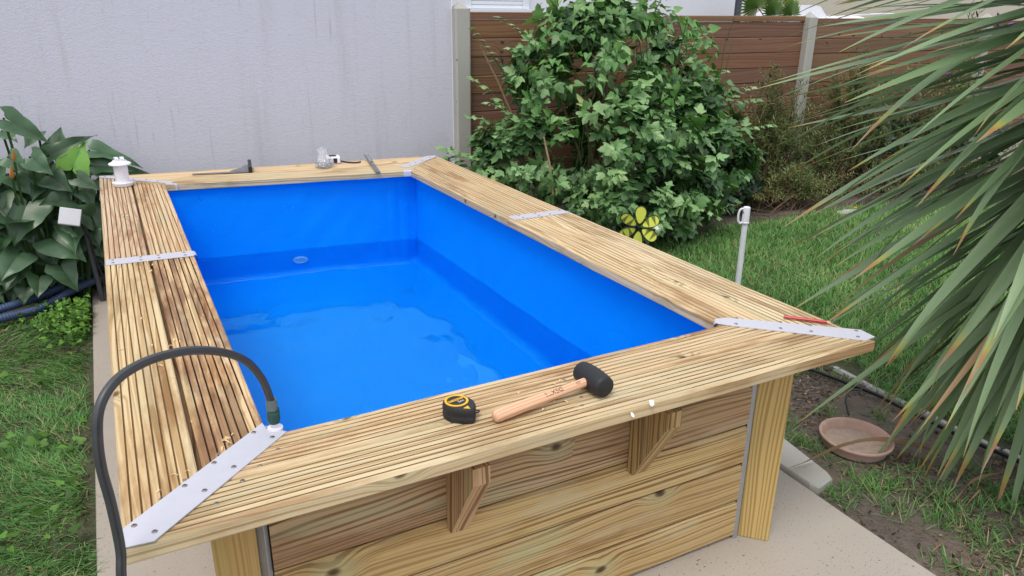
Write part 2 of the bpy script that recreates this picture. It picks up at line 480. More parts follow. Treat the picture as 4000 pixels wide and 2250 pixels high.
def mat_wall():
    t = NT("roughcast_render")
    p = t.pos(); x, y, z = t.sep(p)
    sw = t.noise(t.xyz(t.math('MULTIPLY', x, 42.0), y, t.math('MULTIPLY', z, 75.0)), 1.0, 3.0, 0.6, 1.2)
    fi = t.noise(p, 260.0, 2.0)
    st = t.noise(t.xyz(t.math('MULTIPLY', x, 9.0), y, t.math('MULTIPLY', z, 0.55)), 1.0, 5.0, 0.62)
    st2 = t.noise(t.xyz(t.math('MULTIPLY', x, 30.0), y, t.math('MULTIPLY', z, 1.6), ), 1.0, 3.0, 0.6)
    sp = t.noise(p, 34.0, 2.0)
    big = t.noise(p, 1.1, 3.0)
    c = t.mix(big, lin('c8c8d3'), lin('d0d0db'))
    c = t.mix(t.mr(st, 0.50, 0.74, 0.0, 0.27), c, lin('a3a29f'))
    c = t.mix(t.mr(st2, 0.62, 0.78, 0.0, 0.4), c, lin('98938a'))
    c = t.mix(t.mr(sp, 0.745, 0.79, 0.0, 0.7), c, lin('6b6862'))
    c = t.mix(t.mr(sw, 0.30, 0.48, 0.14, 0.0), c, lin('9a9aa4'))
    nm = t.bump(t.math('ADD', sw, t.math('MULTIPLY', fi, 0.25)), 0.30, 0.007)
    return t.end(t.bsdf(c, 0.92, 0.15, 0.0, nm))
M['wall'] = mat_wall()

def mat_concrete(name, a, b, speck, specks=0.70, scale=55.0, bump=0.25):
    t = NT(name)
    p = t.pos(); x, y, z = t.sep(p)
    big = t.noise(p, 2.6, 5.0, 0.6); fine = t.noise(p, 180.0, 3.0)
    vo = t.noise(t.xyz(t.math('MULTIPLY', x, scale), t.math('MULTIPLY', y, scale * 1.6), t.math('MULTIPLY', z, scale)), 1.0, 3.0, 0.6)
    den = t.noise(p, 4.0, 2.0)
    c = t.mix(big, a, b)
    c = t.mix(t.math('MULTIPLY', fine, 0.25), c, tuple(q * .6 for q in a[:3]))
    th = t.math('SUBTRACT', vo, t.math('MULTIPLY', den, 0.10))
    k = t.mr(th, specks - 0.07, specks - 0.045, 0.0, 0.85)
    c = t.mix(k, c, speck)
    nm = t.bump(t.math('SUBTRACT', fine, t.math('MULTIPLY', k, 1.5)), bump, 0.003)
    return t.end(t.bsdf(c, 0.88, 0.25, 0.0, nm))
M['slab'] = mat_concrete("pitted_stone_slab", lin('a89f95'), lin('b8b0a6'), lin('7a5840'), 0.665, 95.0)
M['stone'] = mat_concrete("grey_stone", lin('a9a7a2'), lin('bdbbb4'), lin('5c544c'), 0.72, 40)
M['post'] = mat_concrete("concrete_post", lin('bab8b1'), lin('a19f98'), lin('605d56'), 0.70, 30, 0.4)
M['base_plate'] = mat_concrete("concrete_base_plate", lin('a9a29b'), lin('bdb7af'), lin('6b6660'), 0.74, 30, 0.4)

def mat_liner():
    t = NT("blue_liner")
    u, v = t.uv(); p = t.pos()
    big = t.noise(p, 2.2, 2.0)
    cr = t.noise(t.xyz(t.math('MULTIPLY', u, 5.0), t.math('MULTIPLY', v, 3.0), big), 1.0, 4.0, 0.55, 2.2)
    crease = t.mr(t.math('ABSOLUTE', t.math('SUBTRACT', cr, 0.5)), 0.0, 0.02, 1.0, 0.0)
    c = t.mix(big, (0.0, 0.25, 0.90, 1), (0.0, 0.275, 0.91, 1))
    nm = t.bump(t.math('ADD', t.math('MULTIPLY', big, 1.2), t.math('MULTIPLY', crease, 0.07)), 0.35, 0.02)
    return t.end(t.bsdf(c, 0.42, 0.15, 0.0, nm))
M['liner'] = mat_liner()

def mat_water():
    t = NT("pool_water")
    gl = t.n("ShaderNodeBsdfGlass"); t.set(gl.inputs['Roughness'], 0.0); t.set(gl.inputs['IOR'], 1.16)
    go = t.n("ShaderNodeBsdfGlossy"); t.set(go.inputs['Roughness'], 0.0); t.set(go.inputs['Color'], (0.22, 0.88, 1.0))
    fr = t.n("ShaderNodeFresnel"); fr.inputs['IOR'].default_value = 1.5
    bf = t.n("ShaderNodeNewGeometry").outputs['Backfacing']
    rf = t.n("ShaderNodeBsdfRefraction"); t.set(rf.inputs['Roughness'], 0.0); t.set(rf.inputs['IOR'], 1.16)
    mx = t.n("ShaderNodeMixShader"); t.set(mx.inputs[0], fr.outputs[0])          # from above: refraction with a mirror-like sheen
    t.t.links.new(rf.outputs[0], mx.inputs[1]); t.t.links.new(go.outputs[0], mx.inputs[2])
    m2 = t.n("ShaderNodeMixShader"); t.set(m2.inputs[0], bf)                      # from below: inner reflection at the surface
    t.t.links.new(mx.outputs[0], m2.inputs[1]); t.t.links.new(gl.outputs[0], m2.inputs[2])
    return t.end(m2.outputs[0])
M['water'] = mat_water()

def mat_ground():
    t = NT("garden_soil")
    p = t.pos(); x, y, z = t.sep(p)
    n1 = t.noise(p, 3.0, 5.0, 0.6); n2 = t.noise(p, 38.0, 4.0, 0.65); n3 = t.noise(p, 140.0, 3.0)
    soil = t.mix(n2, lin('453e39'), lin('7d746c'))
    soil = t.mix(t.mr(n1, 0.4, 0.7, 0.0, 0.6), soil, lin('85766b'))
    moss = t.mix(n2, lin('2f3a22'), lin('4d5a34'))
    lawn_r = t.math('MULTIPLY', t.mr(t.math('ADD', x, t.math('MULTIPLY', n1, 0.3)), 3.0, 3.25, 0.0, 1.0), t.mr(t.math('ADD', y, t.math('MULTIPLY', n1, 0.4)), 3.2, 3.45, 1.0, 0.0))
    lawn_l = t.mr(x, 0.0, 0.3, 1.0, 0.0)
    far = t.mr(y, 5.0, 8.0, 0.0, 1.0)
    c = t.mix(t.math('MULTIPLY', t.math('MAXIMUM', t.math('MAXIMUM', lawn_r, t.math('MULTIPLY', lawn_l, 0.75)), far), 0.85), soil, moss)
    nm = t.bump(t.math('ADD', n2, t.math('MULTIPLY', n3, 0.5)), 0.8, 0.02)
    return t.end(t.bsdf(c, 0.95, 0.1, 0.0, nm))
M['ground'] = mat_ground()

M['grass'] = leafmat("grass_blades", [(0.0, lin('2a4a24')), (0.35, lin('4f8240')), (0.7, lin('78aa5e')), (0.88, lin('9fbc7c')), (1.0, lin('b3a67e'))], 0.5, 0.35, 0.25, rnd_amt=0.0)
M['weed'] = leafmat("bright_weed", [(0.0, lin('3a5a22')), (0.6, lin('64923a')), (1.0, lin('86b84e'))], 0.5, 0.35, 0.25, rnd_amt=0.0)
M['arum'] = leafmat("arum_leaf", [(0.0, lin('24391f')), (0.4, lin('405f40')), (0.75, lin('5f8060')), (0.92, lin('569438')), (1.0, lin('6da03c'))], 0.36, 0.5, 0.12, rnd_amt=0.45)
M['arum_stem'] = leafmat("arum_stem", [(0.0, lin('2f4a1e')), (1.0, lin('4a6e2c'))], 0.45, 0.4, 0.0)
M['vib'] = leafmat("viburnum_leaf", [(0.0, lin('233c1f')), (0.4, lin('58834b')), (0.75, lin('8ab076')), (0.93, lin('a2be82')), (1.0, lin('b0b45a'))], 0.46, 0.5, 0.2)
M['vine'] = leafmat("bindweed_leaf", [(0.0, lin('3a632c')), (0.5, lin('588a42')), (1.0, lin('8db470'))], 0.42, 0.5, 0.28)
M['needle'] = leafmat("narrow_leaf", [(0.0, lin('33461f')), (0.5, lin('587039')), (0.85, lin('8a9a5e')), (1.0, lin('9a7a55'))], 0.55, 0.35, 0.15)
M['buddleia'] = leafmat("buddleia_leaf", [(0.0, lin('3a4a2c')), (0.6, lin('65774c')), (1.0, lin('8f9c74'))], 0.55, 0.3, 0.2)
M['mulch'] = leafmat("leaf_litter", [(0.0, lin('2b241f')), (0.4, lin('5a4a3d')), (0.75, lin('86705b')), (1.0, lin('b39d86'))], 0.85, 0.15, 0.0, rnd_amt=0.0)
M['dark_ivy'] = leafmat("dark_ivy", [(0.0, lin('14211a')), (0.6, lin('2a4030')), (1.0, lin('3d5a3c'))], 0.4, 0.45, 0.1)
M['palm_leaf'] = leafmat("fan_palm_leaf", [(0.0, lin('2c4a22')), (0.6, lin('5a7a30')), (1.0, lin('b3a53c'))], 0.5, 0.4, 0.15)

def mat_cordyline(dead=False):
    t = NT("dry_sword_leaf" if dead else "sword_leaf")
    u, v = t.uv(); r = t.rand()
    st = t.noise(t.xyz(t.math('MULTIPLY', u, 1.2), t.math('MULTIPLY', v, 60.0), t.math('MULTIPLY', r, 30.0)), 1.0, 3.0, 0.6)
    if dead:
        c = t.mix(st, lin('8d7358'), lin('b89a78'))
        return t.end(t.bsdf(c, 0.8, 0.2))
    c = t.mix(st, lin('6c8a60'), lin('a6be94'))
    c = t.mix(t.math('MULTIPLY', r, 0.5), c, lin('4f6e3a'))
    tip = t.math('ADD', u, t.math('MULTIPLY', t.math('SUBTRACT', t.math('FRACT', t.math('MULTIPLY', r, 9.7)), 0.5), 0.14))
    tip = t.math('ADD', tip, t.math('MULTIPLY', t.math('SUBTRACT', st, 0.5), 0.08))
    c = t.mix(t.mr(tip, 0.87, 0.95, 0.0, 0.8), c, lin('a9a23e'))
    c = t.mix(t.mr(tip, 0.92, 0.965, 0.0, 0.95), c, lin('a8794a'))
    c = t.mix(t.mr(tip, 0.97, 1.0, 0.0, 0.8), c, lin('9c8672'))
    edge = t.mr(t.math('ABSOLUTE', t.math('SUBTRACT', v, 0.5)), 0.44, 0.5, 0.0, 0.25)
    c = t.mix(edge, c, lin('b0b070'))
    nm = t.bump(st, 0.12, 0.002)
    sh = t.bsdf(c, 0.40, 0.55, 0.0, nm)
    tr = t.n("ShaderNodeBsdfTranslucent"); t.set(tr.inputs['Color'], c)
    mx = t.n("ShaderNodeMixShader"); mx.inputs[0].default_value = 0.2
    t.t.links.new(sh, mx.inputs[1]); t.t.links.new(tr.outputs[0], mx.inputs[2])
    return t.end(mx.outputs[0])
M['sword'] = mat_cordyline(); M['sword_dry'] = mat_cordyline(True)

def mat_hose():
    t = NT("grey_garden_hose")
    u, v = t.uv()
    k = t.math('FRACT', t.math('MULTIPLY', v, 1 / .06 * 2.0))
    s = t.mr(t.math('ABSOLUTE', t.math('SUBTRACT', k, 0.5)), 0.06, 0.10, 1.0, 0.0)
    c = t.mix(s, lin('3a3c40'), lin('1b1c1e'))
    c = t.mix(t.math('MULTIPLY', t.noise(t.pos(), 40., 3.), 0.25), c, lin('5a5c60'))
    return t.end(t.bsdf(c, 0.42, 0.5))
M['hose'] = mat_hose()

def mat_bag():
    t = NT("clear_plastic_bag")
    p = t.pos()
    nm = t.bump(t.noise(p, 60.0, 3.0, 0.6, 1.0), 0.8, 0.01)
    gs = t.n("ShaderNodeBsdfGlossy"); gs.inputs['Roughness'].default_value = 0.15; t.set(gs.inputs['Normal'], nm)
    tr = t.n("ShaderNodeBsdfTransparent"); tr.inputs['Color'].default_value = (0.93, 0.93, 0.95, 1)
    df = t.n("ShaderNodeBsdfDiffuse"); df.inputs['Color'].default_value = (0.8, 0.8, 0.85, 1)
    m1 = t.n("ShaderNodeMixShader"); m1.inputs[0].default_value = 0.16
    t.t.links.new(tr.outputs[0], m1.inputs[1]); t.t.links.new(df.outputs[0], m1.inputs[2])
    m2 = t.n("ShaderNodeMixShader"); m2.inputs[0].default_value = 0.16
    t.t.links.new(m1.outputs[0], m2.inputs[1]); t.t.links.new(gs.outputs[0], m2.inputs[2])
    return t.end(m2.outputs[0])
M['bag'] = mat_bag()

# ------------------------------------------------------------------ ground and slab
H = 0.71                                    # top of the pool coping
def ground_z(x, y):
    return -0.022 + 0.012 * (vnoise(x + 20, y + 20, 0.6, 5) - 0.5)
xs = np.concatenate([[-150, -40, -12, -5], np.arange(-3, 12.01, 0.15), [16, 30, 60, 150]])
ys = np.concatenate([[-150, -40, -12, -5], np.arange(-3, 6.01, 0.15), [8, 12, 30, 60, 150]])
gx, gy = np.meshgrid(xs, ys)
gz = ground_z(gx, gy)
V = np.stack([gx, gy, gz], -1).reshape(-1, 3)
nx, ny = len(xs), len(ys)
i, j = np.meshgrid(np.arange(nx - 1), np.arange(ny - 1))
a = (j * nx + i).ravel()
T = np.concatenate([np.stack([a, a + 1, a + nx + 1], -1), np.stack([a, a + nx + 1, a + nx], -1)])
tag(mesh_np("ground", V, T, M['ground'], smooth=True), kind='structure')

mb = MB()
mb.prism([(-0.145, -2.6), (2.075, -2.6), (2.083, -1.2), (2.078, 0.1), (2.084, 0.43), (2.07, 3.72), (-0.146, 3.625)], -0.08, 0.0, 0.006)
tag(obj("terrace_slab", mb, M['slab']), kind='structure')

mb = MB()
mb.prism([(2.088, 0.275), (2.10, 0.245), (2.185, 0.262), (2.198, 0.29), (2.24, 0.56), (2.25, 0.95), (2.088, 0.95)], -0.04, 0.016, 0.006)
o = obj("stone_slab", mb, M['stone'])
tag(o, "rough grey stone slab lying beside the pale terrace at the pool corner", "slab")

# ------------------------------------------------------------------ wooden pool
pool = thing("wooden_pool", (0.93, 1.55, 0.0), "raised wooden garden pool with blue liner and grooved plank rim", "pool")
O4 = dict(nl=(0.0, 0.0), nr=(1.908, 0.009), fr=(1.857, 3.137), fl=(0.002, 3.322))
I4 = dict(nl=(0.292, 0.263), nr=(1.592, 0.290), fr=(1.556, 2.775), fl=(0.298, 2.965))
def lerp2(a, b, t): return (a[0] + (b[0] - a[0]) * t, a[1] + (b[1] - a[1]) * t)

def groove_profile(wb, smooth=False, n=7, seed=0):
    """points (v 0..1 across the board, z below the top)"""
    r = random.Random(seed)
    th = 0.034; ar = 0.0035 / wb
    pts = [(0.0, -ar * wb), (ar, 0.0)]
    if not smooth:
        pitch = (wb - 0.036) / (n - 1); g = 0.0020; dp = 0.0080
        for k in range(n):
            c = 0.018 + k * pitch + r.uniform(-.0006, .0006)
            pts += [((c - g) / wb, 0.0), ((c - g * .72) / wb, -dp), ((c + g * .72) / wb, -dp), ((c + g) / wb, 0.0)]
    pts += [(1 - ar, 0.0), (1.0, -ar * wb), (1.0, -th + ar * wb), (1 - ar, -th), (ar, -th), (0.0, -th + ar * wb)]
    return pts

def coping_board(A0, A1, B0, B1, va, vb, ta, tb, mat, smooth=False, seed=0, drop=0.0):
    """one board of a rim side. A = outer edge, B = inner edge; va..vb share of the width, ta/tb cuts along (outer, inner)"""
    wid = math.hypot(B0[0] - A0[0], B0[1] - A0[1])
    L = math.hypot(A1[0] - A0[0], A1[1] - A0[1])
    perp = abs((A1[0] - A0[0]) * (B0[1] - A0[1]) - (A1[1] - A0[1]) * (B0[0] - A0[0])) / L
    wb = perp * (vb - va)
    prof = groove_profile(wb, smooth, 7, seed)
    mbb = MB(); n = len(prof); r = random.Random(seed + 50)
    segs = 6
    bow = [r.uniform(-.0012, .0012) for _ in range(segs + 1)]
    per = [0.0]
    for q in range(n):
        a, b = prof[q], prof[(q + 1) % n]
        per.append(per[-1] + math.hypot((b[0] - a[0]) * wb, b[1] - a[1]))
    rings = []; uvs = []
    for s in range(segs + 1):
        f = s / segs
        ring = []
        for q in range(n + 1):
            v, z = prof[q % n]
            vv = va + (vb - va) * v
            t0 = ta[0] + (ta[1] - ta[0]) * vv; t1 = tb[0] + (tb[1] - tb[0]) * vv
            t = t0 + (t1 - t0) * f
            e0 = lerp2(A0, B0, vv); e1 = lerp2(A1, B1, vv)
            x, y = lerp2(e0, e1, t)
            ring.append((x, y, H + z + bow[s] - drop)); uvs.append((t * L + vv * .001, per[q] + seed * .0))
        rings.append(ring)
    vs = [p for rg in rings for p in rg]
    k = n + 1
    fs = [(s * k + q, s * k + q + 1, (s + 1) * k + q + 1, (s + 1) * k + q) for s in range(segs) for q in range(n)]
    mbb.add(vs, fs, uvs)
    for rg in (rings[0][:n], rings[-1][:n]):
        mbb.add(rg, [tuple(range(n))], [((p[2]) * .3, prof[q][0] * wb) for q, p in enumerate(rg)])
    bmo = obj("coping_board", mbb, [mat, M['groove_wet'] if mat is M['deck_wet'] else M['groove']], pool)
    # consistent normals
    import bmesh
    bm = bmesh.new(); bm.from_mesh(bmo.data); bmesh.ops.remove_doubles(bm, verts=bm.verts, dist=1e-6)
    bmesh.ops.recalc_face_normals(bm, faces=bm.faces)
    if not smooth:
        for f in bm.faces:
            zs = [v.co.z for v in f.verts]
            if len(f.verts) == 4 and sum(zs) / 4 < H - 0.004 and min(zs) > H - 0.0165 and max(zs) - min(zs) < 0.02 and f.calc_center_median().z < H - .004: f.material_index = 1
    bm.to_mesh(bmo.data); bm.free()
    return bmo

g = 0.017        # half the gap between the two boards, as a share of the rim width
e = 0.0007
sides = {
    'near': (O4['nl'], O4['nr'], I4['nl'], I4['nr']),
    'right': (O4['nr'], O4['fr'], I4['nr'], I4['fr']),
    'far': (O4['fr'], O4['fl'], I4['fr'], I4['fl']),
    'left': (O4['nl'], O4['fl'], I4['nl'], I4['fl']),
}
full = ((e, e), (1 - e, 1 - e))
S = sides['near']
coping_board(*S, 0.0, 0.5 - g * .3, *full, M['deck'], seed=1)
coping_board(*S, 0.5 + g * .3, 1.0, *full, M['deck'], seed=2)
S = sides['left']
tA = (1.700 - S[0][1]) / (S[1][1] - S[0][1]); tB = (1.690 - S[2][1]) / (S[3][1] - S[2][1])
coping_board(*S, 0.0, 0.5 - g, (e, e), (tA - e, tB - e), M['deck'], seed=3)
coping_board(*S, 0.5 + g, 1.0, (e, e), (tA - e, tB - e), M['deck_wet'], seed=4)
coping_board(*S, 0.0, 0.5 - g, (tA + e, tB + e), (1 - e, 1 - e), M['deck'], seed=5)
coping_board(*S, 0.5 + g, 1.0, (tA + e, tB + e), (1 - e, 1 - e), M['deck'], seed=6)
S = sides['right']
tA = (1.616 - S[0][1]) / (S[1][1] - S[0][1]); tB = (1.614 - S[2][1]) / (S[3][1] - S[2][1])
for k, (ta, tb) in enumerate((((e, e), (tA - e, tB - e)), ((tA + e, tB + e), (1 - e, 1 - e)))):
    coping_board(*S, 0.0, 0.5 - g * .5, ta, tb, M['deck'], seed=7 + k)
    coping_board(*S, 0.5 + g * .5, 1.0, ta, tb, M['deck'], seed=9 + k)
S = sides['far']
coping_board(*S, 0.0, 0.5 - g * .4, *full, M['deck'], smooth=True, seed=11)
coping_board(*S, 0.5 + g * .4, 1.0, *full, M['deck'], smooth=True, seed=12)

# walls: five boards a side
def wall_side(p0, p1, inward, n=5, hb=0.135):
    d = (Vector(p1) - Vector(p0)).normalized()
    for k in range(n):
        mbb = MB()
        z = 0.003 + hb * (k + .5)
        mbb.plank((p0[0], p0[1], z), (p1[0], p1[1], z), Vector((0, 0, 1)), Vector(inward), hb - 0.0045, 0.044, 0.008)
        obj("wall_board", mbb, M['board'], pool)
wall_side((0.262, 0.212), (1.652, 0.212), (0, 1, 0))
wall_side((1.682, 0.24), (1.640, 2.84), (-1, 0, 0))
wall_side((1.625, 2.872), (0.23, 3.03), (0, -1, 0))
wall_side((0.212, 3.01), (0.212, 0.24), (1, 0, 0))

# battens under the rim
for p0, p1, sd in (((0.075, 0.105, 0), (1.815, 0.112, 0), (0, 1, 0)), ((1.795, 0.17, 0), (1.750, 3.03, 0), (1, 0, 0)), ((0.118, 0.17, 0), (0.118, 3.2, 0), (1, 0, 0))):
    mbb = MB()
    mbb.plank((p0[0], p0[1], H - 0.0515), (p1[0], p1[1], H - 0.0515), sd, (0, 0, 1), 0.11, 0.032, 0.003)
    obj("support_batten", mbb, M['board'], pool)

# diagonal corner posts with zinc profiles
def corner_post(cx, cy, dx, dy):
    d = Vector((dx, dy, 0)).normalized()
    s = Vector((-d.y, d.x, 0))
    c = Vector((cx, cy, 0)) + d * 0.051
    mbb = MB()
    mbb.plank((c.x, c.y, 0.002), (c.x, c.y, H - 0.036), d, s, 0.095, 0.040, 0.003)
    o = obj("corner_post", mbb, M['post_wood'], pool)
    z = Vector((cx, cy, 0)) - d * 0.005
    mbb = MB()
    mbb.plank((z.x, z.y, 0.0), (z.x, z.y, H - 0.036), d, s, 0.014, 0.075, 0.001)
    obj("corner_profile", mbb, M['zinc'], pool)
corner_post(1.683, 0.210, 1, -1)
corner_post(0.225, 0.215, -1, -1)
corner_post(1.66, 2.87, 1, 1)
corner_post(0.205, 3.03, -1, 1)

# wedge brackets under the front overhang
for x0 in (0.672, 1.208):
    mbb = MB()
    zt = H - 0.069
    prof = [(0.189, zt), (0.189, zt - 0.255), (0.165, zt - 0.255), (0.040, zt - 0.045), (0.040, zt)]
    w = 0.044
    vs = [(x0, y, z) for y, z in prof] + [(x0 + w, y, z) for y, z in prof]
    n = len(prof)
    for q in range(n):
        a, b = prof[q], prof[(q + 1) % n]
        L = math.hypot(b[0] - a[0], b[1] - a[1])
        mbb.add([(x0, *a), (x0, *b), (x0 + w, *b), (x0 + w, *a)], [(0, 1, 2, 3)], [(q * .7, 0), (q * .7 + L, 0), (q * .7 + L, w), (q * .7, w)])
    mbb.add(vs[:n], [tuple(range(n))[::-1]], [(z, y) for y, z in prof])
    mbb.add(vs[n:], [tuple(range(n))], [(z, y + .3) for y, z in prof])
    obj("support_bracket", mbb, M['board'], pool)

# metal plates
screw_mb = MB()
screw_mb.lathe((0, 0, 0), [(0.0050, 0.0), (0.0052, 0.0010), (0.0040, 0.0022), (0.0020, 0.0025), (0.0017, 0.0012), (0.0, 0.0010)], 12)
screw_me = None
def screw(x, y, z, parent):
    global screw_me
    if screw_me is None:
        o = obj("screw", screw_mb, M['screw'], parent, smooth=30, loc=None)
        # rebuild in local space: the shared mesh is centred on the screw
        me = bpy.data.meshes.new("screw"); me.from_pydata(screw_mb.v, [], screw_mb.f); me.materials.append(M['screw'])
        o.data = me; screw_me = me
    else:
        o = bpy.data.objects.new("screw", screw_me); COL.objects.link(o); o.parent = parent
    o.location = Vector((x, y, z)) - org(parent)

def metal_plate(name, poly, screws, lip=None):
    mbb = MB()
    zt = H + 0.0036
    mbb.prism(poly, H + 0.0012, zt, 0.0006)
    if lip:       # folded tab down the inner face: list of (p, q) edges
        for (p, q, dep, out) in lip:
            a = Vector((*p, 0)); b = Vector((*q, 0)); o2 = Vector((*out, 0))
            rows = []
            for k in range(6):
                t = k / 5 * math.pi / 2
                rr = 0.010
                off = o2 * (math.sin(t) * rr); z = zt - rr + math.cos(t) * rr
                rows.append((a + off + Vector((0, 0, z)), b + off + Vector((0, 0, z))))
            rows.append((a + o2 * 0.0102 + Vector((0, 0, zt - dep)), b + o2 * 0.0102 + Vector((0, 0, zt - dep))))
            vs = [p2 for rw in rows for p2 in rw]
            th = Vector((-o2.x * .0016, -o2.y * .0016, -0.0014))
            nn = len(vs)
            vs2 = [p2 + th for p2 in vs]
            fs = [(2 * q2, 2 * q2 + 1, 2 * q2 + 3, 2 * q2 + 2) for q2 in range(len(rows) - 1)]
            fs2 = [tuple(nn + i2 for i2 in f[::-1]) for f in fs]
            mbb.add(vs + vs2, fs + fs2 + [(0, 2, nn + 2, nn), (nn - 2, nn - 1, 2 * nn - 1, 2 * nn - 2)])
    o = obj(name, mbb, M['plate'], pool, smooth=30)
    for x, y in screws: screw(x, y, zt - 0.0004, o)
    return o
metal_plate("corner_plate", [(0.003, 0.058), (0.0, 0.002), (0.050, -0.002), (0.331, 0.258), (0.307, 0.274), (0.294, 0.289), (0.290, 0.318)],
            [(0.021, 0.057), (0.052, 0.023), (0.113, 0.144), (0.145, 0.111), (0.174, 0.201), (0.207, 0.168), (0.266, 0.285), (0.298, 0.247)],
            [((0.2925, 0.300), (0.307, 0.276), 0.030, (0.75, 0.66)), ((0.303, 0.277), (0.325, 0.262), 0.030, (0.55, 0.83))])
metal_plate("corner_plate", [(1.589, 0.301), (1.609, 0.275), (1.880, 0.020), (1.926, 0.026), (1.931, 0.078), (1.645, 0.322), (1.612, 0.330)],
            [(1.668, 0.305), (1.635, 0.272), (1.763, 0.223), (1.728, 0.189), (1.823, 0.166), (1.79, 0.133), (1.912, 0.078), (1.88, 0.046)],
            [((1.612, 0.328), (1.590, 0.301), 0.034, (-0.77, 0.64))])
metal_plate("joint_plate", [(0.006, 1.671), (0.292, 1.653), (0.296, 1.660), (0.296, 1.716), (0.290, 1.722), (0.010, 1.738), (0.005, 1.733)],
            [(0.028, 1.722), (0.028, 1.688), (0.119, 1.717), (0.118, 1.681), (0.177, 1.714), (0.178, 1.678), (0.265, 1.708), (0.266, 1.673)],
            [((0.296, 1.662), (0.296, 1.714), 0.028, (1, 0))])
metal_plate("joint_plate", [(1.606, 1.580), (1.876, 1.584), (1.868, 1.648), (1.606, 1.648)],
            [(1.641, 1.598), (1.637, 1.632), (1.721, 1.634), (1.778, 1.598), (1.850, 1.634), (1.721, 1.597)],
            [((1.603, 1.648), (1.603, 1.582), 0.040, (-1, 0))])
metal_plate("corner_plate", [(0.003, 3.296), (0.305, 3.000), (0.330, 2.985), (0.345, 3.010), (0.053, 3.318), (0.004, 3.330)],
            [(0.03, 3.29), (0.10, 3.25), (0.16, 3.16), (0.22, 3.12), (0.27, 3.06)],
            [((0.302, 2.992), (0.352, 2.962), 0.034, (0.3, -0.95))])
metal_plate("corner_plate", [(1.545, 2.868), (1.590, 2.862), (1.850, 3.100), (1.852, 3.130), (1.799, 3.138), (1.540, 2.900)],
            [(1.60, 2.90), (1.66, 2.97), (1.72, 3.01), (1.80, 3.09)],
            [((1.520, 2.790), (1.575, 2.772), 0.034, (-0.3, -0.95))])
# deck screws set into the boards
for x, y in [(0.07, 0.125), (0.115, 0.17), (0.185, 0.24), (0.93, 0.158), (0.97, 0.07), (1.0, 0.2), (0.99, 0.105), (0.30, 0.20), (0.255, 0.155), (0.215, 0.118), (0.16, 0.065),
             (0.05, 1.640), (0.10, 1.637), (0.19, 1.633), (0.25, 1.63), (0.05, 1.76), (0.10, 1.757), (1.66, 0.215), (1.72, 0.16), (1.76, 0.125), (1.70, 1.55), (1.8, 1.55)]:
    screw(x, y, H - 0.0015, pool)

# liner
nl, nr_, fr_, fl_ = (0.250, 0.250), (1.648, 0.250), (1.606, 2.835), (0.250, 2.995)
def liner():
    mbb = MB()
    def wall(a, b, nu, seed, folds=()):
        a = Vector((*a, 0)); b = Vector((*b, 0)); d = (b - a); L = d.length; d.normalize(); inn = Vector((-d.y, d.x, 0))
        zs = [H - .036, H - .040, H - .043, H - .050] + list(np.linspace(H - .075, 0.06, 22)) + [0.045, 0.032, 0.022, 0.014, 0.008, 0.005]
        vs = []; uv = []
        for iz, z in enumerate(zs):
            for q in range(nu + 1):
                s = q / nu * L
                off = 0.006 * float(vnoise(s + seed, z + 3, 0.22, 3)) + 0.0055 * float(vnoise(s * 1.0 + seed + z * .6, z * .35 + 9, 0.05, 4))
                for (fs, fw, fa) in folds:
                    off += fa * math.exp(-((s - fs - 0.03 * z) / fw) ** 2)
                if z < 0.06: off += 0.055 * (1 - math.sqrt(max(0, 1 - ((0.06 - z) / 0.06) ** 2)))
                if 1 <= iz <= 2: off += 0.006
                edge = min(s, L - s)
                off *= min(1, edge / 0.03) if z >= 0.06 else 1
                p = a + d * s + inn * off
                vs.append((p.x, p.y, z)); uv.append((s + seed, z))
        k = nu + 1
        mbb.add(vs, [(r0 * k + q, (r0 + 1) * k + q, (r0 + 1) * k + q + 1, r0 * k + q + 1) for r0 in range(len(zs) - 1) for q in range(nu)], uv)
    wall(nl, nr_, 50, 0.0)
    wall(nr_, fr_, 90, 4.0, [(2.50, 0.008, 0.010), (2.44, 0.012, 0.006), (0.15, 0.01, 0.006), (0.35, 0.015, .004)])
    wall(fr_, fl_, 60, 9.0, [(0.06, 0.008, 0.010), (0.12, 0.010, 0.007), (0.20, 0.012, .004), (0.62, 0.01, .003)])
    wall(fl_, nl, 90, 14.0)
    nxx, nyy = 30, 60
    vs = []; uv = []
    for jj in range(nyy + 1):
        for ii in range(nxx + 1):
            fx, fy = ii / nxx, jj / nyy
            p = lerp2(lerp2(nl, nr_, fx), lerp2(fl_, fr_, fx), fy)
            vs.append((p[0], p[1], 0.005 + 0.006 * float(vnoise(p[0] + 5, p[1] + 5, 0.3, 8)) * min(1, 6 * min(fx, fy, 1 - fx, 1 - fy)))); uv.append((p[0] * .6, p[1] * .6 + 30))
    k = nxx + 1
    mbb.add(vs, [(jj * k + ii, jj * k + ii + 1, (jj + 1) * k + ii + 1, (jj + 1) * k + ii) for jj in range(nyy) for ii in range(nxx)], uv)
    return obj("liner", mbb, M['liner'], pool, smooth='all')
liner()

# inlet fitting on the far wall under the water
ctr = Vector((0.93, 2.908, 0.16)); ax = Vector((-0.117, -0.993, 0))
mbb = MB(); mbb.lathe(ctr, [(0.042, 0.0), (0.042, 0.006), (0.036, 0.011), (0.030, 0.012), (0.028, 0.006), (0.012, 0.004), (0.0, 0.004)], 28, ax)
inlet = obj("inlet_fitting", mbb, simple("pale_blue_fitting", lin('7fc4e6'), 0.4), pool, smooth=35)
mbb = MB(); c = ctr + ax * 0.008; mbb.box(c, 0.046, 0.012, 0.010, 0.003, math.atan2(-0.117, 0.993)); obj("nozzle", mbb, simple("blue_fitting", lin('4f9fd0'), 0.4), inlet)

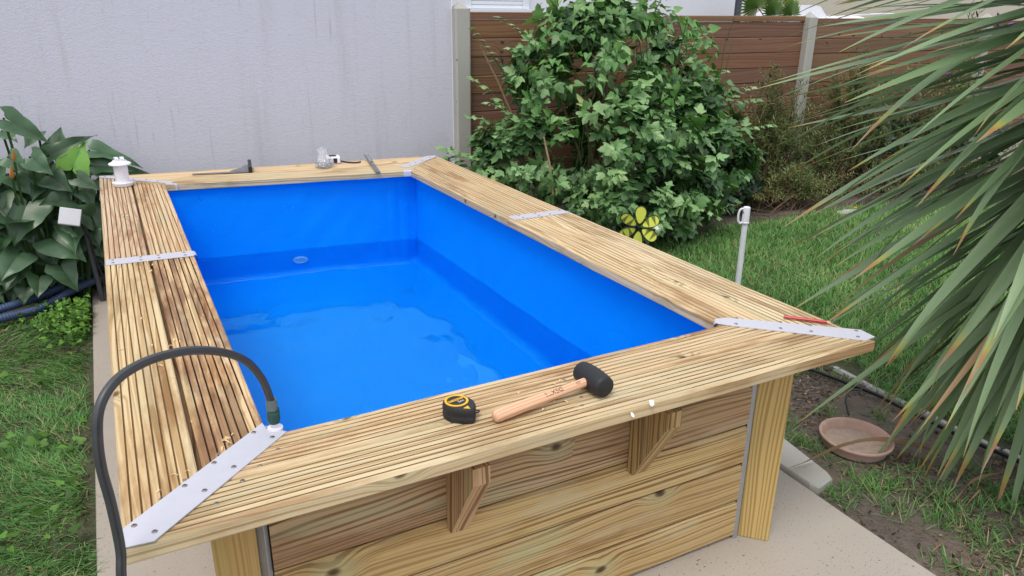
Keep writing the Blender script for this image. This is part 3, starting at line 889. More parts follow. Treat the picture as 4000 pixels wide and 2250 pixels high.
# water, 0.30 m deep, gently rippled by the filling hose
WZ = 0.295
nxx, nyy = 170, 300
fx, fy = np.meshgrid(np.linspace(-.004, 1.004, nxx + 1), np.linspace(-.004, 1.004, nyy + 1))
px = (nl[0] * (1 - fx) + nr_[0] * fx) * (1 - fy) + (fl_[0] * (1 - fx) + fr_[0] * fx) * fy
py = (nl[1] * (1 - fx) + nr_[1] * fx) * (1 - fy) + (fl_[1] * (1 - fx) + fr_[1] * fx) * fy
pz = np.full_like(px, WZ)
r = np.random.default_rng(5)
for q in range(26):
    lam = r.uniform(0.10, 0.42); th = r.uniform(0, 2 * np.pi); ph = r.uniform(0, 6.3)
    pz += 0.00030 * (lam / 0.25) ** 1.2 * np.sin(2 * np.pi / lam * (px * np.cos(th) + py * np.sin(th)) + ph + 0.8 * np.sin(px * 3 + q) * np.cos(py * 2.3 - q))
for q in range(14):
    lam = r.uniform(0.045, 0.10); th = r.uniform(0, 2 * np.pi); ph = r.uniform(0, 6.3)
    pz += 0.00004 * np.sin(2 * np.pi / lam * (px * np.cos(th) + py * np.sin(th)) + ph + 1.5 * np.sin(px * 4 + q) * np.cos(py * 3 - q))
rd = np.hypot(px - 0.315, py - 0.29)
pz += 0.0009 * np.exp(-rd / 0.35) * np.sin(2 * np.pi * rd / 0.045) + 0.0005 * np.exp(-rd / 0.3) * np.sin(px * 90) * np.sin(py * 80)
i, j = np.meshgrid(np.arange(nxx), np.arange(nyy)); a = (j * (nxx + 1) + i).ravel()
T = np.concatenate([np.stack([a, a + 1, a + nxx + 2], -1), np.stack([a, a + nxx + 2, a + nxx + 1], -1)])
o = mesh_np("pool_water", np.stack([px, py, pz], -1).reshape(-1, 3), T, M['water'], smooth=True)
tag(o, kind='structure')

# ------------------------------------------------------------------ house wall and fence
mb = MB(); mb.plank((-14, 4.03, 1.75), (2.300, 4.03, 1.75), (0, 0, 1), (0, 1, 0), 3.9, 0.30, 0.004)
hw = obj("house_wall", mb, M['wall'])
tag(hw, "tall pale lavender grey roughcast wall with faint vertical streaks behind the pool", "wall")
mb = MB(); mb.plank((2.304, 3.893, -0.1), (2.304, 3.893, 3.7), (1, 0, 0), (0, 1, 0), 0.008, 0.03, 0.001)
obj("edge_trim", mb, M['white_plastic'], hw)

FY = 3.90
fence = thing("garden_fence", (5.6, FY, 0.0), "brown stained horizontal plank fence held between grey concrete posts", "fence")
post_x = [2.362, 4.055, 5.765, 8.35, 10.6]
for k, x in enumerate(post_x):
    mb = MB()
    w = 0.058 if k == 0 else 0.050
    top = 1.565 if k == 0 else 1.515
    poly = [(x - w, FY - 0.08), (x + w, FY - 0.08), (x + w, FY + 0.05), (x - w, FY + 0.05)]
    mb.plank((x, FY - 0.02, -0.1), (x, FY - 0.02, top), (1, 0, 0), (0, 1, 0), 2 * w, 0.13, 0.012)
    q = [(x - w + .012, FY - .085 + .012), (x + w - .012, FY - .085 + .012), (x + w - .012, FY + .045 - .012), (x - w + .012, FY + .045 - .012)]
    mb.add([(a, b, top) for a, b in q] + [(x, FY - .02, top + 0.05)], [(0, 1, 4), (1, 2, 4), (2, 3, 4), (3, 0, 4)])
    obj("post", mb, M['post'], fence)
for k in range(len(post_x) - 1):
    x0, x1 = post_x[k] + 0.045, post_x[k + 1] - 0.045
    topz = 1.545 - 0.018 * k
    mb = MB(); mb.plank((x0, FY, 0.11), (x1, FY, 0.11), (0, 0, 1), (0, 1, 0), 0.36, 0.035, 0.004)
    obj("base_plate", mb, M['base_plate'], fence)
    hb = 0.128
    z = topz
    mb = MB(); mb.plank((x0, FY, z - 0.024), (x1, FY, z - 0.024), (0, 0, 1), (0, 1, 0), 0.046, 0.042, 0.004)
    obj("top_rail", mb, M['fence_wood'], fence)
    z -= 0.05
    while z - hb > 0.27:
        mb = MB(); dy = random.uniform(-.003, .003)
        mb.plank((x0, FY + dy, z - hb / 2), (x1, FY + dy, z - hb / 2), (0, 0, 1), (0, 1, 0), hb - 0.0006, 0.028, 0.006)
        obj("plank", mb, M['fence_wood'], fence); z -= hb

# ------------------------------------------------------------------ what stands behind the fence
nb = thing("neighbour_house", (7.2, 9.2, 0), "white rendered house behind the fence with a lowered roller shutter", "house")
mb = MB(); mb.plank((3.0, 9.15, 1.8), (9.66, 9.15, 1.8), (0, 0, 1), (0, 1, 0), 3.8, 0.3, 0.002); obj("wall", mb, M['white_wall'], nb)
mb = MB()
for (a, b, c, d) in ((4.70, 4.80, 1.55, 2.9), (5.62, 5.72, 1.55, 2.9)):
    mb.plank(((a + b) / 2, 8.985, c), ((a + b) / 2, 8.985, d), (1, 0, 0), (0, 1, 0), b - a, 0.05, 0.004)
mb.plank((4.70, 8.96, 1.52), (5.72, 8.96, 1.52), (0, 1, 0), (0, 0, 1), 0.12, 0.05, 0.004)
fr = obj("window_frame", mb, M['shutter'], nb)
for k in range(24):
    mb = MB(); z = 1.572 + k * 0.052
    mb.plank((4.803, 8.985, z), (5.617, 8.985, z), (0, 0, 1), (0, 1, 0), 0.046, 0.02, 0.006); obj("shutter_slat", mb, M['shutter'], fr)
mb = MB(); mb.plank((9.74, 9.05, -0.1), (9.74, 9.05, 3.7), (1, 0, 0), (0, 1, 0), 0.14, 0.12, 0.02); obj("corner_trim", mb, M['downpipe'], nb)
mb = MB(); mb.plank((9.84, 9.04, -0.1), (9.84, 9.04, 3.7), (1, 0, 0), (0, 1, 0), 0.05, 0.10, 0.005); obj("corner_trim", mb, M['white_plastic'], nb)

cb = thing("garage", (14, 12.6, 0), "cream rendered building behind the covered boat and fan palm", "building")
mb = MB(); mb.plank((13.0, 12.6, 1.9), (30.0, 12.6, 1.9), (0, 0, 1), (0, 1, 0), 4.0, 0.3, 0.01); obj("wall", mb, M['cream_wall'], cb)
mb = MB(); mb.plank((12.0, 12.72, 1.9), (12.98, 12.72, 1.9), (0, 0, 1), (0, 1, 0), 4.0, 0.2, 0.01); obj("doorway", mb, M['dark_opening'], cb)

boat = thing("boat", (11.0, 8.2, 0), "boat under a crumpled white cover seen just above the fence top", "boat")
mb = MB()
secs = [(-1.25, .10, .25), (-0.8, .5, .45), (0, .75, .55), (0.9, .8, .55), (1.6, .75, .5)]
vs = []; n = 9
for sx, w, h in secs:
    for q in range(n):
        t = math.pi * q / (n - 1)
        vs.append((11.0 + sx, 8.6 - math.cos(t) * w, 1.38 - math.sin(t) * h))
mb.add(vs, [(a * n + q, a * n + q + 1, (a + 1) * n + q + 1, (a + 1) * n + q) for a in range(len(secs) - 1) for q in range(n - 1)])
obj("hull", mb, M['boat_hull'], boat, smooth=True)
mb = MB(); vs = []; nxx, nyy = 40, 14
for jj in range(nyy + 1):
    for ii in range(nxx + 1):
        fx, fy = ii / nxx, jj / nyy
        x = 9.95 + fx * 2.25; y = 7.95 + fy * 1.25
        z = 1.40 + 0.075 * math.sin(math.pi * fy) * (1 if fx > .08 else fx / .08) * (1 if fx < .93 else (1 - fx) / .07) + 0.035 * (vnoise(x * 1.0, y * 1.0, .13, 4) - .5)
        vs.append((x, y, float(z)))
mb.add(vs, [(jj * (nxx + 1) + ii, jj * (nxx + 1) + ii + 1, (jj + 1) * (nxx + 1) + ii + 1, (jj + 1) * (nxx + 1) + ii) for jj in range(nyy) for ii in range(nxx)])
obj("cover", mb, M['boat_cover'], boat, smooth=True)
mb = MB()
vs = []
prof = [(10.02, 1.43), (10.12, 1.53), (10.30, 1.60), (10.55, 1.64), (10.85, 1.65), (10.98, 1.63), (11.10, 1.45)]
for y in (8.3, 9.0):
    vs += [(x, y + (0.08 if y < 8.5 else -0.08) * (z > 1.5), z) for x, z in prof]
n = len(prof)
mb.add(vs, [(q, q + 1, n + q + 1, n + q) for q in range(n - 1)] + [tuple(range(n)), tuple(range(n, 2 * n))[::-1]])
obj("windscreen", mb, M['boat_hull'], boat, smooth=50)
mb = MB(); mb.tube([(11.1, 8.1, 1.47), (11.9, 8.05, 1.52), (12.5, 8.1, 1.52), (12.7, 8.2, 1.42)], 0.012, 8)
obj("rail", mb, M['white_plastic'], boat, smooth=True)

palm = thing("fan_palm", (9.45, 7.9, 0), "fan palm with yellowing frond tips above the fence beside the white house", "palm")
mb = MB(); mb.tube([(9.45, 7.9, -0.1), (9.47, 7.9, 0.7), (9.45, 7.9, 1.35)], [0.13, 0.12, 0.09], 10); obj("trunk", mb, M['bark'], palm, smooth=True)
def fan_frond(c, facing, up, rad, n=26, spread=2.3):
    c = Vector(c); f = Vector(facing).normalized(); u = Vector(up).normalized(); s = u.cross(f).normalized(); u = f.cross(s)
    vs = []; T = []; tint = []
    for q in range(n):
        a = -spread + 2 * spread * q / (n - 1)
        d = u * math.cos(a) + s * math.sin(a); w = d.cross(f)
        b = len(vs); L = rad * random.uniform(.9, 1.05)
        hw = L * math.tan(spread / n) * 0.95
        vs += [c, c + d * L * .6 + w * hw * .6 + f * .012, c + d * L * .6 - w * hw * .6 - f * .012, c + d * L + f * random.uniform(-.03, .02)]
        T += [(b, b + 1, b + 2), (b + 1, b + 3, b + 2)]; tint += [.35, .5, .4, 1.0]
    return np.array([tuple(v) for v in vs]), np.array(T), tint
for (c, f, u, rd_) in (((9.32, 7.75, 1.50), (-.2, -1, .1), (-.1, 0, 1), .27), ((9.62, 7.70, 1.50), (.1, -1, .15), (.15, 0, 1), .29), ((9.45, 7.85, 1.70), (0, -1, .3), (.2, 0, 1), .35),
                       ((9.15, 7.95, 1.60), (-.5, -1, .2), (-.6, 0, 1), .33), ((9.75, 7.95, 1.68), (.5, -1, .2), (.6, 0, 1), .30), ((9.4, 8.1, 1.9), (0, -1, .1), (0, 0, 1), .4)):
    V, T, ti = fan_frond(c, f, u, rd_)
    mesh_np("frond", V, T, M['palm_leaf'], palm, ti)
    mb = MB(); mb.tube([(9.45, 7.9, 1.3), c], 0.008, 6); obj("stalk", mb, M['arum_stem'], palm)

# ------------------------------------------------------------------ leaf shapes
def tri(polys):
    out = []
    for p in polys:
        for k in range(1, len(p) - 1): out.append((p[0], p[k], p[k + 1]))
    return np.array(out, np.int32)

def lobed_leaf():
    """three-lobed toothed leaf, 1 long"""
    half = [(0.0, 0.0), (-0.06, 0.16), (0.10, 0.30), (0.30, 0.50), (0.46, 0.56), (0.44, 0.40), (0.50, 0.26), (0.70, 0.25), (0.80, 0.16), (1.0, 0.0)]
    mid = [(0.0, 0.0), (0.3, 0.0), (0.55, 0.0), (1.0, 0.0)]
    V = []
    for x, y in half[1:-1]: V.append((x, y, -0.20 * y - 0.16 * x * x + (0.05 if abs(y - .4) < .12 else 0)))
    nh = len(V)
    for x, y in half[1:-1]: V.append((x, -y, -0.20 * y - 0.16 * x * x + (0.05 if abs(y - .4) < .12 else 0)))
    b = len(V)
    for x, y in mid: V.append((x, 0, -0.16 * x * x + 0.0))
    f = []
    for o, s in ((0, 1), (nh, -1)):
        i = [o + k for k in range(nh)]
        fs = [(b, i[0], i[1]), (b, i[1], b + 1), (b + 1, i[1], i[2]), (b + 1, i[2], i[3]), (b + 1, i[3], i[4]), (b + 1, i[4], i[5]), (b + 1, i[5], b + 2), (b + 2, i[5], i[6]), (b + 2, i[6], i[7]), (b + 2, i[7], b + 3)]
        f += [t if s < 0 else t[::-1] for t in fs]
    return np.array(V), np.array(f, np.int32)

def heart_leaf():
    half = [(-0.12, 0.18), (-0.06, 0.36), (0.14, 0.42), (0.40, 0.32), (0.70, 0.16)]
    V = [(x, y, 0.16 * y - 0.15 * x * x) for x, y in half] + [(x, -y, 0.16 * y - 0.15 * x * x) for x, y in half] + [(0.04, 0, 0), (0.45, 0, -0.03), (1.0, 0, -0.18)]
    f = []
    for o, s in ((0, 1), (5, -1)):
        fs = [(10, o, o + 1), (10, o + 1, o + 2), (10, o + 2, 11), (11, o + 2, o + 3), (11, o + 3, o + 4), (11, o + 4, 12)]
        f += [t if s < 0 else t[::-1] for t in fs]
    return np.array(V), np.array(f, np.int32)

def lance_leaf(w=0.12):
    V = np.array([(0, 0, 0), (0.35, w, 0.02), (0.35, -w, 0.02), (0.7, w * .7, -0.03), (0.7, -w * .7, -0.03), (1, 0, -0.12)])
    return V, np.array([(0, 2, 1), (1, 2, 4), (1, 4, 3), (3, 4, 5)], np.int32)

def unit(v): return v / (np.linalg.norm(v, axis=1, keepdims=True) + 1e-9)

def lobes_surface(lobes, n, rng, rmin=.72, rmax=1.03, keep_inside=.66):
    """points near the surface of a union of ellipsoids, with outward normals"""
    wts = np.array([l[3] * l[4] + l[4] * l[5] + l[3] * l[5] for l in lobes]); wts /= wts.sum()
    P, N = [], []
    which = rng.choice(len(lobes), size=n, p=wts)
    d = unit(rng.normal(size=(n, 3)))
    lob = np.array(lobes)[which]
    k = rng.uniform(rmin, rmax, size=(n, 1)) * (0.9 + 0.22 * vnoise(d[:, 0] * 2 + 5 + which, d[:, 2] * 2 + 7 + d[:, 1], .45, 12)[:, None])
    P = lob[:, :3] + d * lob[:, 3:6] * k
    N = unit(d / lob[:, 3:6])
    ok = np.ones(n, bool)
    for q, l in enumerate(lobes):
        rr = np.sqrt((((P - np.array(l[:3])) / np.array(l[3:6])) ** 2).sum(1))
        ok &= ~((rr < keep_inside) & (which != q))
    return P[ok], N[ok]

CAMP = np.array(CAM_POS)
def leaf_parts(name, mat, parent, base, tris, P, X, Z, S, tint, nparts, rng, prefer):
    """the nparts leaves with the best score become parts that share four meshes, the rest one stuff mesh"""
    order = np.argsort(-prefer)
    sel = order[:nparts]; rest = order[nparts:]
    meshes = []
    for q in range(4):
        me = bpy.data.meshes.new(name)
        b = base.copy(); b[:, 2] *= (0.6, 1.0, 1.5, 1.2)[q]; b[:, 1] *= (1.0, .92, 1.08, .85)[q]; b[:, 2] += (0, .1, -.12, .05)[q] * b[:, 0] ** 2
        me.from_pydata(b.tolist(), [], tris.tolist())
        at = me.attributes.new("tint", 'FLOAT', 'POINT'); at.data.foreach_set("value", np.full(len(b), (0.42, 0.55, 0.68, 0.8)[q], np.float32))
        me.materials.append(mat); meshes.append(me)
    og = org(parent)
    for s in sel:
        x = Vector(X[s]).normalized(); z = Vector(Z[s]); y = z.cross(x).normalized(); z = x.cross(y)
        o = bpy.data.objects.new(name, meshes[min(3, int(tint[s] * 4))])
        mt = Matrix((x, y, z)).transposed().to_4x4()
        mt = Matrix.Translation(Vector(P[s]) - og) @ mt @ Matrix.Diagonal((S[s], S[s], S[s], 1))
        o.matrix_local = mt
        COL.objects.link(o); o.parent = parent
    V, T = scatter(base, tris, P[rest], X[rest], Z[rest], S[rest])
    o = mesh_np("foliage", V, T, mat, parent, np.repeat(tint[rest], len(base)))
    o['kind'] = 'stuff'

def leaf_frames(P, N, rng, down=0.5, up=0.5, jit=0.5):
    """leaf axis hangs outward and down, face up and out"""
    n = len(P)
    Z = unit(N * 0.8 + np.array([0, 0, up]) + rng.normal(size=(n, 3)) * jit)
    X = N * 0.6 + np.array([0, 0, -down]) + rng.normal(size=(n, 3)) * 0.7
    X = unit(X - Z * (X * Z).sum(1, keepdims=True))
    return X, Z

# ------------------------------------------------------------------ the big shrub
rng = np.random.default_rng(21)
shrub = thing("viburnum_shrub", (3.35, 3.4, 0.0), "big dense green shrub with three-lobed leaves in front of the plank fence", "shrub")
LOB = [(3.22, 3.40, 1.22, .52, .30, .46), (3.22, 3.25, .66, .95, .46, .50), (2.55, 3.32, .62, .48, .32, .34), (4.02, 3.35, .66, .50, .36, .42), (3.45, 3.02, .34, .72, .38, .32),
       (4.38, 3.32, .48, .30, .26, .28), (2.85, 3.42, 1.15, .34, .25, .28), (3.75, 3.45, 1.10, .40, .28, .34), (2.28, 3.28, .50, .26, .2, .15), (3.35, 3.42, 1.52, .42, .24, .24), (4.0, 3.42, 1.02, .34, .26, .26), (2.88, 3.36, .95, .28, .26, .22)]
C, CN = lobes_surface(LOB, 1150, rng, .70, 1.12, .60)
ok = (C[:, 2] > .05) & (C[:, 1] < 3.84); C, CN = C[ok], CN[ok]
gp = vnoise(C[:, 0] * 1.0 + 9, C[:, 2] + 4 + C[:, 1], 0.2, 31); ok = gp > .24; C, CN = C[ok], CN[ok]
P, N, X, Z, S, tint = [], [], [], [], [], []
for c, n0 in zip(C, CN):     # each cluster is a shoot tip with its leaves in pairs
    ax = n0 * .8 + np.array([0, 0, .45]) + rng.normal(0, .35, 3); ax /= np.linalg.norm(ax)
    u_ = np.cross(ax, rng.normal(size=3)); u_ /= np.linalg.norm(u_); v_ = np.cross(ax, u_)
    big = rng.uniform(.75, 1.45); tc_ = rng.uniform(.08, .82); m_ = int(rng.integers(7, 15)); ph = rng.uniform(0, 6.3)
    for q in range(m_):
        f = q / m_
        a = ph + (q % 2) * math.pi + (q // 2) * 1.57 + rng.normal(0, .35)
        o_ = u_ * math.cos(a) + v_ * math.sin(a)
        x = o_ * (1.0 - .45 * f) + ax * (.15 + .5 * f) + np.array([0, 0, -.45]) + rng.normal(0, .18, 3)
        z = ax * .9 - o_ * -.25 + np.array([0, 0, .5]) + rng.normal(0, .25, 3)
        P.append(c - ax * .13 * (1 - f) + o_ * .02); N.append(ax); X.append(x); Z.append(z)
        S.append(rng.uniform(.055, .095) * big * (1.1 - .4 * f)); tint.append(tc_ + .22 * f + rng.normal(0, .08))
P, N, X, Z, S = (np.array(a) for a in (P, N, X, Z, S)); X = unit(X); Z = unit(Z)
tint = np.clip(np.array(tint), 0, .93); tint[rng.random(len(tint)) < .012] = 1.0
lb, lt = lobed_leaf()
vis = -np.linalg.norm(P - CAMP, axis=1) * 0.6 + (N * unit(CAMP - P)).sum(1) * 0.8 + S * 6
leaf_parts("leaf", M['vib'], shrub, lb, lt, P, X, Z, S, tint, 290, rng, vis)
# side shoots with paired leaves reaching past the mass
shoots = [((2.4, 3.3, .52), (1.93, 3.2, .74)), ((2.4, 3.3, .45), (1.83, 3.18, .57)), ((2.5, 3.35, .75), (2.15, 3.3, .92)), ((2.6, 3.4, .95), (2.25, 3.42, 1.45)), ((2.9, 3.4, 1.2), (2.42, 3.4, 1.52)),
          ((3.3, 3.4, 1.4), (3.0, 3.3, 1.78)), ((3.6, 3.4, 1.4), (3.72, 3.3, 1.74)), ((4.2, 3.35, .8), (4.62, 3.25, .92)), ((4.2, 3.3, .6), (4.78, 3.2, .72)), ((4.1, 3.4, .95), (4.40, 3.4, 1.13)), ((3.5, 2.9, .3), (3.75, 2.62, .22)),
          ((2.5, 3.3, .6), (2.05, 3.15, .50)), ((3.3, 3.4, 1.5), (3.35, 3.35, 1.85)), ((2.7, 3.4, 1.2), (2.48, 3.38, 1.33)), ((2.5, 3.4, .9), (2.22, 3.4, 1.15)), ((2.6, 3.3, .8), (2.28, 3.3, 1.0)), ((2.45, 3.3, .4), (2.1, 3.1, .36)), ((4.1, 3.3, .8), (4.5, 3.2, 1.02)), ((3.9, 3.4, 1.2), (4.18, 3.4, 1.42))]
Pv, Xv, Zv, Sv = [], [], [], []
for a, b in shoots:
    a, b = Vector(a), Vector(b); d = (b - a); L = d.length; d.normalize()
    mb = MB(); mid = a.lerp(b, .5) + Vector((0, 0, .03)); mb.tube([a - d * .2, mid, b], [.006, .004, .002], 6); obj("branch", mb, M['bark'], shrub, smooth=True)
    sd = d.cross(Vector((0, 0, 1))).normalized()
    for k in range(int(L / .055)):
        f = (k + 1) / int(L / .055); p = a.lerp(b, f) + Vector((0, 0, .12 * f * (1 - f)))
        for s in (-1, 1):
            x = (sd * s + d * .5 + Vector((0, 0, random.uniform(-.5, .1)))).normalized()
            Pv.append(p); Xv.append(x); Zv.append(Vector((random.uniform(-.3, .3), -.5 + random.uniform(-.3, .3), 1))); Sv.append(random.uniform(.05, .085) * (1.1 - .4 * f))
V, T = scatter(lb, lt, np.array(Pv, float), np.array(Xv, float), np.array(Zv, float), np.array(Sv))
o = mesh_np("shoot_foliage", V, T, M['vib'], shrub, np.repeat(np.random.default_rng(3).uniform(.3, .75, len(Pv)), len(lb))); o['kind'] = 'stuff'
for k in range(15):
    l = LOB[k % len(LOB)]
    tgt = Vector((l[0] + random.uniform(-.6, .6) * l[3], l[1] + random.uniform(-.4, .4) * l[4], l[2] + .6 * l[5]))
    b0 = Vector((3.3 + random.uniform(-.2, .2), 3.45 + random.uniform(-.1, .1), -0.03))
    mb = MB(); mb.tube([b0, b0.lerp(tgt, .35) + Vector((0, 0, .15)), b0.lerp(tgt, .7) + Vector((0, 0, .12)), tgt], [.016, .012, .008, .004], 7)
    obj("branch", mb, M['bark'], shrub, smooth=True)
for a, b in (((2.62, 2.98, .42), (2.55, 3.0, .80)), ((2.55, 3.45, .9), (2.32, 3.46, 1.34))):
    mb = MB(); mb.tube([a, Vector(a).lerp(Vector(b), .5) + Vector((.01, 0, 0)), b], [.009, .008, .005], 7); obj("branch", mb, M['pale_twig'], shrub, smooth=True)

# bindweed over the top of the shrub
rng = np.random.default_rng(22)
vine = thing("bindweed_vine", (3.5, 3.35, 0.0), "bright green bindweed with heart-shaped leaves climbing over the shrub top", "vine")
LV = [(3.22, 3.36, 1.27, .55, .34, .48), (3.78, 3.42, 1.12, .44, .32, .40), (3.05, 3.2, .95, .55, .38, .40), (3.7, 3.25, .75, .45, .35, .40), (4.0, 3.4, 1.25, .24, .2, .18)]
P, N = lobes_surface(LV, 1050, rng, .92, 1.12, .8)
ok = (vnoise(P[:, 0] + 2, P[:, 2] + 2, 0.22, 40) > 0.46 - 0.22 * (P[:, 2] > 1.1)) & (P[:, 1] < 3.86) & (P[:, 1] < 3.55); P, N = P[ok], N[ok]
X, Z = leaf_frames(P, N, rng, 1.1, 0.25, 0.35)
S = rng.uniform(.038, .072, len(P))
tint = np.clip(0.45 + rng.normal(0, .2, len(P)) + 0.15 * (P[:, 2] - 1), 0, 1)
hb_, ht_ = heart_leaf()
vis = -np.linalg.norm(P - CAMP, axis=1) + (N * unit(CAMP - P)).sum(1) + S * 5
leaf_parts("leaf", M['vine'], vine, hb_, ht_, P, X, Z, S, tint, 240, rng, vis)
for k in range(16):
    x0 = random.uniform(2.7, 4.2)
    pts = [(x0, 3.1, .3)]
    for q in range(6):
        p = pts[-1]; pts.append((p[0] + random.uniform(-.12, .14), p[1] + random.uniform(-.03, .06), p[2] + random.uniform(.12, .25)))
    mb = MB(); mb.tube(pts, .003, 5); obj("stem", mb, M['arum_stem'], vine, smooth=True)
# trailing shoot along the fence top right of the shrub
Pv, Xv, Zv = [], [], []
for k in range(26):
    f = k / 25; p = (4.05 + .30 * f + random.uniform(-.05, .05), 3.62, 1.52 - .1 * f + random.uniform(-.16, .05)); Pv.append(p); Xv.append((random.uniform(-.6, .8), -.3, random.uniform(-1, .4))); Zv.append((random.uniform(-.3, .3), -.8, .5))
V, T = scatter(hb_, ht_, np.array(Pv), np.array(Xv), np.array(Zv), np.random.default_rng(2).uniform(.06, .10, 26))
o = mesh_np("shoot_foliage", V, T, M['vine'], vine, np.repeat(np.random.default_rng(4).uniform(.35, .8, 26), len(hb_))); o['kind'] = 'stuff'

# ------------------------------------------------------------------ narrow-leaved bushes along the fence
def narrow_bush(name, loc, n, wx, wy, h, label, cat, seed, lean=0.25, leafmat_='needle', pods=True, leaf=(.032, .050), per=.0075, base=None):
    rg = np.random.default_rng(seed)
    t = thing(name, loc, label, cat)
    L0 = Vector(loc)
    Pn, Xn, Zn, Sn, Tn = [], [], [], [], []
    st = MB(); pod = MB()
    for k in range(n):
        b = L0 + Vector((rg.normal(0, wx * .22), rg.normal(0, wy * .2), -.03))
        ang = rg.uniform(0, 2 * math.pi); rr = abs(rg.normal(0, .7))
        tip = L0 + Vector((math.cos(ang) * rr * wx, math.sin(ang) * rr * wy * .7, h * rg.uniform(.35, 1.0) * (1 - .35 * min(1, rr))))
        mid = b.lerp(tip, .5) + Vector((rg.normal(0, .06), rg.normal(0, .04), .05))
        pts = [b, b.lerp(mid, .6), mid, mid.lerp(tip, .55) + Vector((0, 0, .02)), tip]
        st.tube(pts, [.0045, .004, .003, .0022, .0012], 5, cap=False)
        # twigs
        heads = [(pts[2], tip)]
        for q in range(3):
            f = rg.uniform(.3, .9); a = b.lerp(tip, f); d = Vector((rg.normal(0, .5), rg.normal(0, .4), rg.uniform(.3, 1))).normalized() * rg.uniform(.12, .28)
            st.tube([a, a + d * .6, a + d], [.0028, .002, .0012], 4, cap=False); heads.append((a + d * .25, a + d))
        for a, c in heads:
            d = (c - a); Lh = d.length
            if Lh < 1e-4: continue
            d = d / Lh; o1 = d.orthogonal().normalized(); o2 = d.cross(o1)
            m_ = int(Lh / per)
            for q in range(m_):
                f = (q + rg.random()) / m_; ph = q * 2.4
                x = (o1 * math.cos(ph) + o2 * math.sin(ph)) * .8 + d * rg.uniform(.4, .9)
                Pn.append(a + d * Lh * f); Xn.append(x); Zn.append((rg.normal(0, .4), rg.normal(-.3, .4), 1)); Sn.append(rg.uniform(*leaf)); Tn.append(np.clip(.45 + rg.normal(0, .22), 0, .9) if rg.random() > .06 else 1.0)
            if pods and rg.random() < .10:
                p0 = a + d * Lh * .2; pod.tube([p0, p0 + d * .05], .009, 6)
    obj("stems", st, M['bark'], t).__setitem__('kind', 'stuff')
    bl, tl = lance_leaf(.085)
    V, T = scatter(bl, tl, np.array(Pn, float), np.array(Xn, float), np.array(Zn, float), np.array(Sn))
    o = mesh_np("foliage", V, T, M[leafmat_], t, np.repeat(np.array(Tn), len(bl))); o['kind'] = 'stuff'
    if pods and pod.v: obj("seed_pods", pod, M['spent'], t).__setitem__('kind', 'stuff')
    return t
narrow_bush("bottlebrush_bush", (5.05, 3.50, 0), 95, .85, .35, 1.25, "sparse straggly bush with narrow leaves directly right of the big shrub", "bush", 31)
narrow_bush("bottlebrush_bush", (6.0, 3.45, 0), 130, .95, .38, 1.32, "thicker straggly narrow-leaved bush in front of the leaning concrete post", "bush", 32)
narrow_bush("bottlebrush_bush", (7.3, 3.3, 0), 80, 1.1, .4, 1.15, "narrow-leaved bush at the far right behind the sword-leaved tree", "bush", 33)
narrow_bush("prostrate_bush", (5.15, 3.25, 0), 40, 1.0, .28, .34, "low sprawling narrow-leaved bush at the foot of the fence", "bush", 34)
narrow_bush("prostrate_bush", (6.5, 3.12, 0), 40, 1.1, .25, .36, "low sprawling bush beside the dark ivy at the lawn edge", "bush", 35)
# ivy at the foot of the fence
rng = np.random.default_rng(36)
P, N = lobes_surface([(6.7, 3.45, .3, .5, .25, .32), (7.5, 3.4, .35, .6, .3, .35), (4.55, 3.45, .16, .35, .2, .2)], 1500, rng, .8, 1.05)
P = P[P[:, 2] > .0]; N = unit(rng.normal(size=P.shape) + np.array([0, -.6, .6]))
X, Z = leaf_frames(P, N, rng)
V, T = scatter(hb_, ht_, P, X, Z, rng.uniform(.05, .09, len(P)))
o = mesh_np("dark_ivy", V, T, M['dark_ivy'], None, np.repeat(rng.uniform(.1, .9, len(P)), len(hb_)))
tag(o, "dark ivy leaves massed low at the foot of the fence", "ivy", kind='stuff')

# buddleia with purple flower spikes
bud = narrow_bush("buddleia_bush", (7.6, 3.55, 0), 34, .95, .35, 1.95, "tall grey-green bush with small purple flower spikes above the fence at top right", "bush", 37, leafmat_='buddleia', pods=False, leaf=(.07, .11), per=.028)
for k in range(22):
    p = Vector((7.6 + random.uniform(-.9, .9), 3.5 + random.uniform(-.2, .15), random.uniform(1.0, 1.85)))
    d = Vector((random.uniform(-.8, .3), random.uniform(-.3, .1), random.uniform(-.2, .7))).normalized()
    mb = MB(); mb.lathe(p, [(.004, 0), (.013, .015), (.016, .04), (.011, .08), (.002, .12)], 7, d); obj("flower_spike", mb, M['purple'] if k % 3 else M['spent'], bud, smooth=True)

